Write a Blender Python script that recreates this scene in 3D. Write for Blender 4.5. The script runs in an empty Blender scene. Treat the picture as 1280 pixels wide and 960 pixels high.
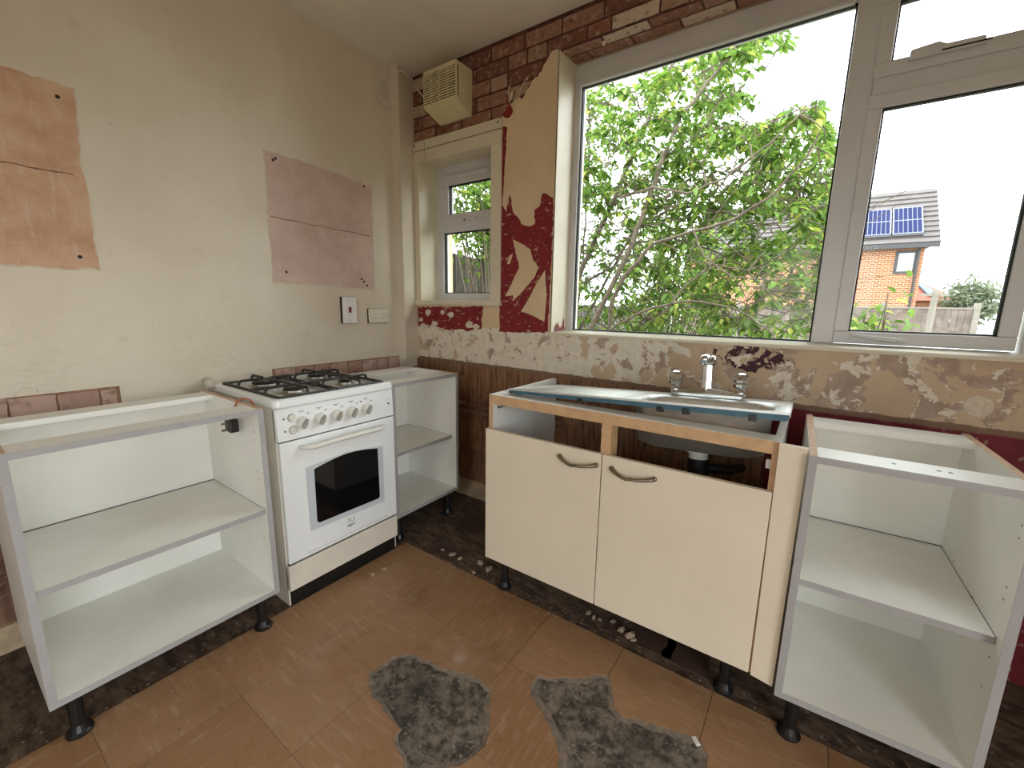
import bpy, bmesh, math, random
from mathutils import Vector, Matrix, noise as mnoise
R = random.Random(7)
PI = math.pi
SC = bpy.context.scene
COL = SC.collection

# ------------------------------------------------------------------ camera
YAW, PITCH, ROLL = -0.612219, -0.182009, 0.016182
CAM = Vector((2.19469, -1.99342, 1.22622))
FPX = 532.504
FWD = Vector((math.sin(YAW) * math.cos(PITCH), math.cos(YAW) * math.cos(PITCH), math.sin(PITCH)))
_r = Vector((math.cos(YAW), -math.sin(YAW), 0)); _u = _r.cross(FWD)
RGT = math.cos(ROLL) * _r + math.sin(ROLL) * _u
UPV = -math.sin(ROLL) * _r + math.cos(ROLL) * _u
cd = bpy.data.cameras.new('camera'); cam = bpy.data.objects.new('camera', cd); COL.objects.link(cam)
cd.sensor_width = 36.0; cd.lens = FPX / 1280 * 36.0; cd.clip_start = 0.02; cd.clip_end = 300
m = Matrix.Identity(4)
for i in range(3):
    m[i][0] = RGT[i]; m[i][1] = UPV[i]; m[i][2] = -FWD[i]; m[i][3] = CAM[i]
cam.matrix_world = m
SC.camera = cam

def at(px, axis, val):
    """point where the view ray of a photo pixel meets the plane axis = val"""
    d = FWD + RGT * ((px[0] - 640) / FPX) - UPV * ((px[1] - 480) / FPX)
    t = (val - CAM[axis]) / d[axis]
    return CAM + d * t

# ------------------------------------------------------------------ sky, light, exposure
w = bpy.data.worlds.new('overcast_sky'); SC.world = w; w.use_nodes = True
wn = w.node_tree.nodes; bg = wn['Background']
bg.inputs[0].default_value = (0.93, 0.97, 1.0, 1); bg.inputs[1].default_value = 7.0
vs = SC.view_settings
vs.view_transform = 'Standard'; vs.look = 'None'; vs.gamma = 1.0; vs.exposure = 0.02; vs.use_curve_mapping = False
SC.cycles.max_bounces = 14; SC.cycles.diffuse_bounces = 8; SC.cycles.transparent_max_bounces = 16
SC.cycles.sample_clamp_indirect = 6.0
def portal(name, loc, rot, sx, sy):
    ld = bpy.data.lights.new(name, 'AREA'); ld.shape = 'RECTANGLE'; ld.size = sx; ld.size_y = sy; ld.cycles.is_portal = True
    o = bpy.data.objects.new(name, ld); COL.objects.link(o); o.location = loc; o.rotation_euler = rot
portal('window_portal', (1.95, 0.26, 1.76), (-PI / 2, 0, 0), 1.82, 1.36)
portal('small_window_portal', (0.35, 0.26, 1.66), (-PI / 2, 0, 0), 0.6, 0.85)
portal('right_fill_portal', (3.55, -2.4, .9), (0, PI / 2, 0), 1.8, 1.6)  # sampling guide for the opening added in the right wall

portal('rear_fill_portal', (2.1, -4.3, 1.5), (PI / 2, 0, 0), 1.2, 1.0)  # sampling guide for the fill opening added behind the camera

# ------------------------------------------------------------------ materials
def lin(h):
    h = h.lstrip('#'); o = []
    for i in (0, 2, 4):
        c = int(h[i:i + 2], 16) / 255
        o.append(c / 12.92 if c <= .04045 else ((c + .055) / 1.055) ** 2.4)
    return (*o, 1.0)

class NT:
    def __init__(s, name):
        s.mat = bpy.data.materials.new(name); s.mat.use_nodes = True
        s.t = s.mat.node_tree; s.b = s.t.nodes['Principled BSDF']; s.out = s.t.nodes['Material Output']
        s._p = None
    def new(s, kind, **kw):
        n = s.t.nodes.new(kind)
        for k, v in kw.items(): setattr(n, k, v)
        return n
    def put(s, sock, v):
        if isinstance(v, bpy.types.NodeSocket): s.t.links.new(v, sock)
        else: sock.default_value = v
    def pos(s):
        if s._p is None: s._p = s.new('ShaderNodeTexCoord').outputs['Object']
        return s._p
    def scaled(s, sc, off=(0, 0, 0)):
        n = s.new('ShaderNodeMapping'); s.put(n.inputs['Vector'], s.pos()); n.inputs['Scale'].default_value = sc; n.inputs['Location'].default_value = off
        return n.outputs[0]
    def noise(s, scale, detail=4, rough=.55, vec=None, dist=0.0):
        n = s.new('ShaderNodeTexNoise'); s.put(n.inputs['Vector'], vec or s.pos())
        n.inputs['Scale'].default_value = scale; n.inputs['Detail'].default_value = detail; n.inputs['Roughness'].default_value = rough; n.inputs['Distortion'].default_value = dist
        return n.outputs['Fac']
    def xyz(s):
        n = s.new('ShaderNodeSeparateXYZ'); s.put(n.inputs[0], s.pos()); return n.outputs
    def math(s, op, a, b=0.0, c=0.0):
        n = s.new('ShaderNodeMath', operation=op); s.put(n.inputs[0], a); s.put(n.inputs[1], b); s.put(n.inputs[2], c); return n.outputs[0]
    def step(s, v, lo, hi):
        n = s.new('ShaderNodeMapRange', interpolation_type='SMOOTHSTEP'); s.put(n.inputs[0], v); s.put(n.inputs[1], lo); s.put(n.inputs[2], hi); return n.outputs[0]
    def mix(s, f, a, b):
        n = s.new('ShaderNodeMix', data_type='RGBA'); s.put(n.inputs[0], f); s.put(n.inputs[6], a); s.put(n.inputs[7], b); return n.outputs[2]
    def bump(s, h, strength=.3, dist=.01):
        n = s.new('ShaderNodeBump'); s.put(n.inputs['Height'], h); n.inputs['Strength'].default_value = strength; n.inputs['Distance'].default_value = dist
        s.t.links.new(n.outputs[0], s.b.inputs['Normal']); return n
    def col(s, c): s.put(s.b.inputs['Base Color'], c)
    def set(s, **kw):
        for k, v in kw.items(): s.put(s.b.inputs[k.replace('_', ' ')], v)
        return s.mat

def plain(name, hexc, rough=.6, metal=0.0, var=.12, scale=9.0, bump=0.0, bscale=60, spec=.5):
    n = NT(name); c = lin(hexc)
    d = (*[x * (1 - var) for x in c[:3]], 1); e = (*[min(1, x * (1 + var * .6)) for x in c[:3]], 1)
    n.col(n.mix(n.step(n.noise(scale), .3, .7), d, e))
    if bump: n.bump(n.noise(bscale, 3), bump, .002)
    n.b.inputs['Specular IOR Level'].default_value = spec
    return n.set(Roughness=rough, Metallic=metal)

M = {}
M['carcass'] = plain('white_melamine', '#e9e9e3', .38, var=.05, scale=4)
M['carcass_edge'] = plain('grey_edge_band', '#a4a2a2', .5, var=.06)
M['door_cream'] = plain('cream_door', '#e2d6c0', .45, var=.04, scale=3)
M['beech'] = plain('beech_edge', '#c9a47c', .5, var=.12, scale=20)
M['chip_edge'] = plain('chipboard_edge', '#cbab90', .7, var=.15, scale=90)
M['black_plastic'] = plain('black_plastic', '#141414', .4)
M['black_iron'] = plain('black_enamel', '#15140f', .42)
M['enamel'] = plain('white_enamel', '#ebeeee', .22, var=.03, scale=3)
M['enamel_old'] = plain('aged_enamel', '#ddd6c8', .4, var=.06)
M['enamel_grey'] = plain('recess_enamel', '#c3c9ce', .35, var=.04)
M['dark_gap'] = plain('dark_seam', '#0c0b0a', .8)
M['knob'] = plain('white_knob', '#dcdad2', .35, var=.03)
M['knob_grey'] = plain('knob_grip', '#9a968e', .4, var=.05)
M['print_grey'] = plain('grey_print', '#77797c', .6)
M['print_black'] = plain('black_print', '#202020', .6)
M['steel'] = plain('brushed_steel', '#dcdcd8', .46, 1.0, var=.08, scale=25)
M['steel_dull'] = plain('dull_steel', '#a9a49a', .42, 1.0, var=.2, scale=14)
M['chrome'] = plain('chrome', '#d6d8da', .12, 1.0, var=.04)
M['blue_film'] = plain('blue_film', '#3c6274', .45, var=.2, scale=18)
M['pewter'] = plain('pewter', '#8d8473', .38, .85, var=.15, scale=30)
M['upvc'] = plain('white_upvc', '#d2d2d2', .35, var=.04, scale=5)
M['liner'] = plain('cream_gloss_paint', '#dad1ba', .4, var=.06, scale=7)
M['gasket'] = plain('black_gasket', '#17191a', .6)
M['fan_cream'] = plain('yellowed_plastic', '#d9cfa6', .45, var=.07)
M['switch_white'] = plain('white_switch_plastic', '#e8e5e2', .35, var=.03)
M['socket_cream'] = plain('old_socket_plastic', '#d8d2c0', .4, var=.04)
M['red_rocker'] = plain('red_rocker', '#6c1626', .35)
M['cable_white'] = plain('painted_cable', '#cfc6b4', .5)
M['cable_orange'] = plain('orange_cable', '#a4552f', .5)
M['copper'] = plain('painted_pipe', '#8a6f5c', .45, .3, var=.3, scale=30)
M['trap_white'] = plain('white_waste_nut', '#d5d3cb', .4)
M['plaster_chip'] = plain('plaster_chip', '#a3917d', .9, var=.15, scale=60, bump=.5)
M['dirt'] = plain('floor_dirt', '#55473a', .95, var=.4, scale=80)
M['skirting'] = plain('old_skirting', '#b7a284', .6, var=.25, scale=12)

def glass_mat():
    n = NT('window_glass'); t = n.t; t.nodes.remove(n.b)
    tr = n.new('ShaderNodeBsdfTransparent'); tr.inputs[0].default_value = (.96, .98, .97, 1)
    gl = n.new('ShaderNodeBsdfGlossy'); gl.inputs['Roughness'].default_value = 0.02
    fr = n.new('ShaderNodeFresnel'); fr.inputs[0].default_value = 1.14
    mx = n.new('ShaderNodeMixShader'); t.links.new(fr.outputs[0], mx.inputs[0]); t.links.new(tr.outputs[0], mx.inputs[1]); t.links.new(gl.outputs[0], mx.inputs[2])
    t.links.new(mx.outputs[0], n.out.inputs[0]); return n.mat
M['glass'] = glass_mat()
n = NT('oven_glass'); n.col((.004, .004, .005, 1)); M['oven_glass'] = n.set(Roughness=.06)

def wall_left_mat():
    n = NT('painted_plaster_left'); x, y, z = n.xyz()
    a = n.noise(2.2, 4); b = n.noise(11, 4)
    c = n.mix(n.step(a, .35, .65), lin('#cfc4b0'), lin('#d7cdbb'))
    c = n.mix(n.math('MULTIPLY', n.step(b, .6, .75), .35), c, lin('#c2b49a'))
    specks = n.step(n.noise(60, 2), .74, .77)
    c = n.mix(n.math('MULTIPLY', specks, .6), c, lin('#8d8170'))
    # bare brown render below the worktop line, ragged edge
    zz = n.math('ADD', z, n.math('MULTIPLY', n.math('SUBTRACT', n.noise(14, 5), .5), .03))
    low = n.step(zz, .815, .805)
    s = n.noise(5, 5, .6, n.scaled((1, 6, 1)))
    br = n.mix(n.step(s, .35, .7), lin('#5d3f30'), lin('#8d6a55'))
    n.col(n.mix(low, c, br))
    # lumpy old plaster towards the worktop
    lump = n.math('MULTIPLY', n.step(n.noise(34, 2, .5), .42, .8), n.math('MULTIPLY', n.step(z, 1.30, 1.0), n.step(n.noise(3.1, 2), .42, .58)))
    h = n.math('ADD', n.math('MULTIPLY', n.noise(6, 3), .35), lump)
    n.bump(h, .4, .009)
    return n.set(Roughness=.42)
M['wall_left'] = wall_left_mat()

def wall_back_mat():
    n = NT('peeling_paint_back'); x, y, z = n.xyz()
    v2 = n.scaled((1, .2, 1))
    f1 = n.noise(13, 6, .62, v2, .4); f2 = n.noise(8.5, 5, .6, n.scaled((1, .2, 1), (3, 1, 7)), .5); f3 = n.noise(24, 5, .6, n.scaled((1, .2, 1), (9, 2, 1)), .3)
    cream = n.mix(n.step(n.noise(3, 3), .35, .65), lin('#d6bd98'), lin('#dec7a4'))
    # band under the sills: whitewash over tan over brown skim
    white = n.mix(n.step(n.noise(30, 4), .3, .7), lin('#d8cebb'), lin('#e4dbca'))
    tan = n.mix(n.step(n.noise(6, 3), .3, .7), lin('#bfa589'), lin('#ccb497'))
    brown = n.mix(n.step(n.noise(20, 4), .3, .7), lin('#a38c7a'), lin('#b69f8d'))
    xr = n.step(x, 1.0, 2.1)                                   # more paint is gone further along the wall
    thr = n.math('SUBTRACT', .585, n.math('MULTIPLY', xr, .125))
    m1 = n.step(f1, thr, n.math('ADD', thr, .012))
    thr2 = n.math('SUBTRACT', .60, n.math('MULTIPLY', xr, .13))
    m2 = n.step(f2, thr2, n.math('ADD', thr2, .012))
    band = n.mix(m1, white, brown); band = n.mix(m2, band, tan)
    band = n.mix(n.math('MULTIPLY', n.step(f3, .66, .675), .8), band, lin('#dcd2be'))
    # maroon stain below the sill near the taps
    dx = n.math('SUBTRACT', x, 1.99); dz = n.math('SUBTRACT', z, 1.035)
    dd = n.math('ADD', n.math('MULTIPLY', dx, dx), n.math('MULTIPLY', n.math('MULTIPLY', dz, dz), 4.5))
    dd = n.math('ADD', dd, n.math('MULTIPLY', n.math('SUBTRACT', f3, .5), .1))
    band = n.mix(n.math('MULTIPLY', n.step(dd, .012, .009), n.step(f1, .47, .49)), band, lin('#3d1524'))
    zz = n.math('ADD', z, n.math('MULTIPLY', n.math('SUBTRACT', n.noise(16, 6, .65), .5), .05))
    inband = n.step(zz, 1.098, 1.094)
    c = n.mix(inband, cream, band)
    # ledge of grout, then bare brown render / maroon paint below the worktop line
    s = n.noise(7, 5, .65, n.scaled((9, 1, .8)))
    render = n.mix(n.step(s, .3, .72), lin('#623f2a'), lin('#a07a59'))
    render = n.mix(n.step(n.noise(9, 4), .55, .75), render, lin('#3a2114'))
    mar = n.mix(n.step(n.noise(12, 4), .35, .7), lin('#681221'), lin('#791c2b'))
    mar = n.mix(n.step(f1, .62, .635), mar, lin('#8f6f60'))
    lowc = n.mix(n.step(n.math('ADD', x, n.math('MULTIPLY', f1, .08)), 2.12, 2.13), render, mar)
    zl = n.math('ADD', n.math('ADD', z, n.math('MULTIPLY', x, .009)), n.math('MULTIPLY', n.math('SUBTRACT', n.noise(26, 5, .6), .5), .02))
    c = n.mix(n.step(zl, .885, .88), c, lin('#7d6450'))
    c = n.mix(n.step(zl, .866, .856), c, lowc)
    n.col(c)
    n.bump(n.math('ADD', n.math('MULTIPLY', m1, -.5), n.math('MULTIPLY', n.noise(45, 3), .5)), .35, .004)
    return n.set(Roughness=.7)
M['wall_back'] = wall_back_mat()

n = NT('ceiling_paint'); n.col(n.mix(n.step(n.noise(2.5, 4), .35, .7), lin('#ddd6c8'), lin('#e6e0d4'))); n.bump(n.noise(5, 3), .15, .01)
M['ceiling'] = n.set(Roughness=.8)
n = NT('room_wall_paint'); n.col(n.mix(n.step(n.noise(2.5, 4), .35, .7), lin('#d5cab4'), lin('#ddd4c2'))); M['wall_plain'] = n.set(Roughness=.7)

def bare_plaster(name, a, b, seam=None):
    n = NT(name); f = n.noise(5, 5, .6, n.scaled((1, 1.2, 2))); g = n.noise(16, 5, .65, n.scaled((1, 3, .6)))
    c = n.mix(n.step(f, .3, .7), lin(a), lin(b)); c = n.mix(n.math('MULTIPLY', n.step(g, .5, .75), .5), c, lin('#d3bfae'))
    n.col(c); n.bump(g, .25, .003); return n.set(Roughness=.75)
M['plaster_tan'] = bare_plaster('bare_tan_plaster', '#b88f72', '#cba88b')
M['plaster_pink'] = bare_plaster('bare_pink_plaster', '#c0a498', '#cfb8ad')
M['paint_edge'] = plain('torn_paint_edge', '#d9cdb6', .6, var=.1, scale=40)
n = NT('tile_adhesive'); oi = n.new('ShaderNodeObjectInfo').outputs['Random']
c = n.mix(oi, lin('#a38375'), lin('#bb9e90')); c = n.mix(n.step(n.noise(22, 5, .65), .5, .7), c, lin('#8a6c5d')); n.col(c); n.bump(n.noise(50, 4), .4, .004); M['tile_scar'] = n.set(Roughness=.85)

n = NT('red_paint'); f = n.noise(34, 6, .7, n.scaled((.8, 1, 1.4)), .5); c = n.mix(n.step(n.noise(14, 4), .3, .7), lin('#760d18'), lin('#841823'))
c = n.mix(n.step(f, .60, .615), c, lin('#c3ab92')); n.col(c); M['red_paint'] = n.set(Roughness=.5)
n = NT('cream_wallpaper'); n.col(n.mix(n.step(n.noise(4, 3), .35, .65), lin('#d6bd98'), lin('#dec7a4'))); M['cream_paper'] = n.set(Roughness=.75)
M['torn_paper'] = plain('torn_paper', '#d8ccb6', .8, var=.12, scale=50)

n = NT('brick_print'); oi = n.new('ShaderNodeObjectInfo').outputs['Random']
rp = n.new('ShaderNodeValToRGB'); n.put(rp.inputs[0], oi); rp.color_ramp.interpolation = 'LINEAR'
cr = rp.color_ramp; cr.elements[0].color = lin('#6e4537'); cr.elements[1].color = lin('#cdbaa5')
for p_, h_ in ((.25, '#865745'), (.5, '#9c7462'), (.65, '#7b4f40'), (.82, '#b29680')):
    e_ = cr.elements.new(p_); e_.color = lin(h_)
pp = n.new('ShaderNodeNewGeometry').outputs['Position']
nz = n.noise(28, 5, .65, pp); c = n.mix(n.math('MULTIPLY', n.step(nz, .5, .7), .6), rp.outputs[0], lin('#c2ab97')); c = n.mix(n.math('MULTIPLY', n.step(n.noise(46, 4, .6, pp), .56, .68), .7), c, lin('#4d2b23'))
n.col(c); M['brick_print'] = n.set(Roughness=.8)
n = NT('mortar_print'); n.col(n.mix(n.step(n.noise(18, 5), .35, .7), lin('#44241d'), lin('#684137'))); M['mortar_print'] = n.set(Roughness=.85)

n = NT('vinyl_tile'); oi = n.new('ShaderNodeObjectInfo').outputs['Random']; pp = n.new('ShaderNodeNewGeometry').outputs['Position']
def tvec(sc, ang):
    mp = n.new('ShaderNodeMapping'); n.put(mp.inputs['Vector'], pp); mp.inputs['Scale'].default_value = sc; mp.inputs['Rotation'].default_value = (0, 0, ang); return mp.outputs[0]
c = n.mix(oi, lin('#94704f'), lin('#a07d5c'))
st1 = n.noise(9, 5, .6, tvec((1, 7, 1), .6)); st2 = n.noise(9, 5, .6, tvec((7, 1, 1), .3))
st = n.math('ADD', n.math('MULTIPLY', st1, n.step(oi, .45, .55)), n.math('MULTIPLY', st2, n.step(oi, .55, .45)))
c = n.mix(n.math('MULTIPLY', n.step(st, .5, .72), .55), c, lin('#b69c80'))
c = n.mix(n.math('MULTIPLY', n.step(n.noise(4, 5, .6, pp), .5, .75), .5), c, lin('#7d5d40'))
c = n.mix(n.math('MULTIPLY', n.step(n.noise(75, 3, .6, pp), .72, .76), .7), c, lin('#b7a28c'))
c = n.mix(n.math('MULTIPLY', n.step(n.noise(48, 3, .6, pp), .7, .74), .6), c, lin('#4a3320'))
n.col(c); n.bump(n.noise(30, 4, .6, pp), .12, .003); M['tile'] = n.set(Roughness=n.step(n.noise(5, 4, .6, pp), .2, .9))
n.b.inputs['Specular IOR Level'].default_value = .35

n = NT('bare_concrete'); x, y, z = n.xyz()
c = n.mix(n.step(n.noise(22, 6, .7), .36, .66), lin('#3b3630'), lin('#857c70')); c = n.mix(n.step(n.noise(90, 3), .55, .75), c, lin('#978d80')); c = n.mix(n.math('MULTIPLY', n.step(n.noise(5, 4), .52, .68), .6), c, lin('#33302b'))
# brown adhesive and dirt along the walls where the old units stood
under = n.math('MAXIMUM', n.step(n.math('ADD', x, n.math('MULTIPLY', n.noise(9, 4), .05)), .66, .6), n.step(y, -.68, -.62))
d = n.mix(n.step(n.noise(11, 6, .65, n.scaled((1, 2.5, 1))), .35, .68), lin('#3a2b20'), lin('#6d5a49')); d = n.mix(n.step(n.noise(38, 4), .6, .72), d, lin('#867563'))
n.col(n.mix(under, c, d)); n.bump(n.noise(55, 5, .7), .5, .006); M['concrete'] = n.set(Roughness=.9)
M['old_tile'] = plain('old_dark_tile', '#4b3830', .6, var=.2, scale=14)

def leaf_mat(name, a, b, c3):
    n = NT(name); t = n.t; t.nodes.remove(n.b)
    ri = n.new('ShaderNodeNewGeometry').outputs['Random Per Island']; oi = n.new('ShaderNodeObjectInfo').outputs['Random']
    r = n.math('FRACT', n.math('ADD', ri, oi))
    col = n.mix(n.step(r, 0, .75), lin(a), lin(b)); col = n.mix(n.step(r, .8, .97), col, lin(c3))
    df = n.new('ShaderNodeBsdfDiffuse'); tl = n.new('ShaderNodeBsdfTranslucent'); gl = n.new('ShaderNodeBsdfGlossy'); gl.inputs['Roughness'].default_value = .4
    n.put(df.inputs[0], col); n.put(tl.inputs[0], col)
    m1 = n.new('ShaderNodeMixShader'); m1.inputs[0].default_value = .42; t.links.new(df.outputs[0], m1.inputs[1]); t.links.new(tl.outputs[0], m1.inputs[2])
    m2 = n.new('ShaderNodeMixShader'); m2.inputs[0].default_value = .03; t.links.new(m1.outputs[0], m2.inputs[1]); t.links.new(gl.outputs[0], m2.inputs[2])
    t.links.new(m2.outputs[0], n.out.inputs[0]); return n.mat
M['leaf'] = leaf_mat('green_leaf', '#466425', '#7a9a44', '#b0b858')
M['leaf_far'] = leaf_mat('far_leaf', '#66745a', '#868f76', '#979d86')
M['bark'] = plain('grey_bark', '#6a6053', .9, var=.35, scale=30, bump=.4)
M['grass'] = plain('worn_garden_ground', '#7f786b', .95, var=.3, scale=3)
M['fence_dark'] = plain('weathered_fence', '#6b6460', .9, var=.25, scale=10)
M['fence_far'] = plain('old_panel_fence', '#6d625b', .9, var=.35, scale=5)
M['concrete_post'] = plain('concrete_post', '#7d776d', .9, var=.15)
n = NT('house_brick'); bt = n.new('ShaderNodeTexBrick'); mp = n.new('ShaderNodeMapping'); n.put(mp.inputs[0], n.pos()); mp.inputs['Rotation'].default_value = (PI / 2, 0, 0)
n.t.links.new(mp.outputs[0], bt.inputs[0]); bt.inputs['Color1'].default_value = lin('#7d492c'); bt.inputs['Color2'].default_value = lin('#905a3a'); bt.inputs['Mortar'].default_value = lin('#b9a48c')
bt.inputs['Scale'].default_value = 1; bt.inputs['Brick Width'].default_value = .30; bt.inputs['Row Height'].default_value = .105; bt.inputs['Mortar Size'].default_value = .012
n.col(bt.outputs[0]); M['house_brick'] = n.set(Roughness=.9)
M['roof_grey'] = plain('grey_roof_tile', '#5c5654', .85, var=.12, scale=2)
M['roof_dark'] = plain('dark_fascia', '#3b393a', .6)
M['roof_red'] = plain('red_roof_tile', '#9a5544', .85)
M['solar'] = plain('solar_cell', '#191e48', .6, var=.15, scale=2, spec=.1)
M['solar_frame'] = plain('solar_frame', '#6b7280', .4)
M['solar_blue'] = plain('solar_blue', '#4a6f93', .3)
M['far_glass'] = plain('far_window', '#a9b8bc', .15)

# ------------------------------------------------------------------ geometry helpers
class MB:
    def __init__(s): s.bm = bmesh.new()
    def box(s, x0, x1, y0, y1, z0, z1, mat=None):
        v = [s.bm.verts.new(p) for p in ((x0, y0, z0), (x1, y0, z0), (x1, y1, z0), (x0, y1, z0), (x0, y0, z1), (x1, y0, z1), (x1, y1, z1), (x0, y1, z1))]
        if mat is not None:
            for q in v: q.co = mat @ q.co
        for f in ((3, 2, 1, 0), (4, 5, 6, 7), (0, 1, 5, 4), (1, 2, 6, 5), (2, 3, 7, 6), (3, 0, 4, 7)): s.bm.faces.new([v[i] for i in f])
        return s
    def hull(s, pts8):
        v = [s.bm.verts.new(p) for p in pts8]
        for f in ((3, 2, 1, 0), (4, 5, 6, 7), (0, 1, 5, 4), (1, 2, 6, 5), (2, 3, 7, 6), (3, 0, 4, 7)): s.bm.faces.new([v[i] for i in f])
        return s
    def prism(s, pts, d):
        """closed outline pts (3-D, planar) pushed along vector d"""
        d = Vector(d); a = [s.bm.verts.new(p) for p in pts]; b = [s.bm.verts.new(Vector(p) + d) for p in pts]
        n_ = len(pts); s.bm.faces.new(a[::-1]); s.bm.faces.new(b)
        for i in range(n_): s.bm.faces.new((a[i], a[(i + 1) % n_], b[(i + 1) % n_], b[i]))
        return s
    def tube(s, pts, r, seg=8, caps=True):
        pts = [Vector(p) for p in pts]; rs = r if isinstance(r, (list, tuple)) else [r] * len(pts); rings = []
        up = Vector((0, 0, 1)); prev = None
        for i, p in enumerate(pts):
            t = (pts[min(i + 1, len(pts) - 1)] - pts[max(i - 1, 0)]).normalized()
            if prev is None:
                a = t.cross(up)
                if a.length < .05: a = t.cross(Vector((1, 0, 0)))
            else: a = prev - t * prev.dot(t)
            a.normalize(); b = t.cross(a); prev = a
            rings.append([s.bm.verts.new(p + (a * math.cos(k * 2 * PI / seg) + b * math.sin(k * 2 * PI / seg)) * rs[i]) for k in range(seg)])
        for i in range(len(rings) - 1):
            for k in range(seg): s.bm.faces.new((rings[i][k], rings[i][(k + 1) % seg], rings[i + 1][(k + 1) % seg], rings[i + 1][k]))
        if caps:
            s.bm.faces.new(rings[0][::-1]); s.bm.faces.new(rings[-1])
        return s
    def lathe(s, prof, seg=20, mat=None, caps=True):
        rings = []
        for (r, z) in prof:
            rings.append([s.bm.verts.new((mat or Matrix()) @ Vector((r * math.cos(k * 2 * PI / seg), r * math.sin(k * 2 * PI / seg), z))) for k in range(seg)])
        for i in range(len(rings) - 1):
            for k in range(seg): s.bm.faces.new((rings[i][k], rings[i][(k + 1) % seg], rings[i + 1][(k + 1) % seg], rings[i + 1][k]))
        if caps:
            s.bm.faces.new(rings[0][::-1]); s.bm.faces.new(rings[-1])
        return s
    def face(s, pts):
        s.bm.faces.new([s.bm.verts.new(p) for p in pts]); return s
    def build(s, name, mat, parent=None, bevel=0, smooth=False, kind=None, seg=2):
        me = bpy.data.meshes.new(name); bmesh.ops.recalc_face_normals(s.bm, faces=s.bm.faces); s.bm.to_mesh(me); s.bm.free()
        o = bpy.data.objects.new(name, me); COL.objects.link(o); me.materials.append(M[mat] if isinstance(mat, str) else mat)
        if parent is not None: o.parent = parent
        if bevel:
            b = o.modifiers.new('edge', 'BEVEL'); b.width = bevel; b.segments = seg; b.limit_method = 'ANGLE'; b.angle_limit = math.radians(40)
        if smooth:
            for p in me.polygons: p.use_smooth = True
        if kind: o['kind'] = kind
        return o
def box(name, mat, parent, x0, x1, y0, y1, z0, z1, bevel=0, **k):
    return MB().box(x0, x1, y0, y1, z0, z1).build(name, mat, parent, bevel, **k)
def tag(o, label=None, cat=None, group=None, kind=None):
    if label: o['label'] = label
    if cat: o['category'] = cat
    if group: o['group'] = group
    if kind: o['kind'] = kind
    return o
def empty(name, loc=(0, 0, 0), rz=0, label=None, cat=None, group=None, kind=None):
    o = bpy.data.objects.new(name, None); COL.objects.link(o); o.location = loc; o.rotation_euler = (0, 0, rz); o.empty_display_size = .05
    return tag(o, label, cat, group, kind)
def share(name, src, parent, loc, rot=(0, 0, 0), scale=(1, 1, 1)):
    o = bpy.data.objects.new(name, src.data); COL.objects.link(o); o.parent = parent; o.location = loc; o.rotation_euler = rot; o.scale = scale
    for md in src.modifiers:
        b = o.modifiers.new(md.name, md.type); b.width = md.width; b.segments = md.segments; b.limit_method = md.limit_method; b.angle_limit = md.angle_limit
    return o
def ragged(pts, amp, step, seed=1):
    """break a closed outline of (a,b) pairs into short wandering steps"""
    rr = random.Random(seed); out = []
    for i, p in enumerate(pts):
        q = pts[(i + 1) % len(pts)]; L = math.dist(p, q); k = max(1, int(L / step))
        for j in range(k):
            t = j / k; out.append((p[0] + (q[0] - p[0]) * t + rr.uniform(-amp, amp), p[1] + (q[1] - p[1]) * t + rr.uniform(-amp, amp)))
    return out

H = 2.581
XR, YF = 3.45, -4.2
# ------------------------------------------------------------------ floor
floor = MB()
floor.box(-.3, XR + .3, YF - .3, .3, -.12, -.0035)
floor = tag(floor.build('floor', 'concrete'), 'bare dirty concrete subfloor under the loose brown tiles', kind='structure')
TX, TY, TS = 1.157, -.635, .302
P1 = [(28, 160), (33, 120), (62, 98), (95, 82), (105, 60), (150, 50), (185, 52), (245, 75), (290, 98), (345, 112), (390, 118), (430, 140), (468, 180), (462, 250), (462, 330), (445, 375), (415, 410), (370, 440), (300, 458), (240, 470), (160, 470), (150, 420), (128, 385), (122, 340), (145, 315), (120, 290), (85, 250), (60, 215), (38, 195)]
P2 = [(605, 150), (640, 128), (690, 138), (740, 132), (800, 135), (830, 122), (880, 122), (897, 160), (900, 235), (940, 275), (1000, 285), (1060, 305), (1110, 320), (1165, 335), (1205, 355), (1235, 400), (1238, 440), (1220, 500), (1100, 560), (900, 590), (720, 560), (705, 440), (700, 370), (672, 300), (640, 250), (608, 195)]
def zpoly(pp, seed):
    out = []
    for (u, v) in pp:
        q = at((450 + u / 2.844, 800 + v / 2.844), 2, 0.0); out.append((q.x, q.y))
    return ragged(out, .0035, .014, seed)
cutters = []
for k, pp in enumerate((P1, P2)):
    pl = zpoly(pp, 11 + k)
    c_ = MB().prism([(a, b, -.02) for a, b in pl], (0, 0, .04)).build('cutter', 'concrete'); cutters.append((c_, pl))
tile_src = None; n_tiles = 0
def clip_x(lo, hi): return max(lo, .578), min(hi, XR)
G = .0013
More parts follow.
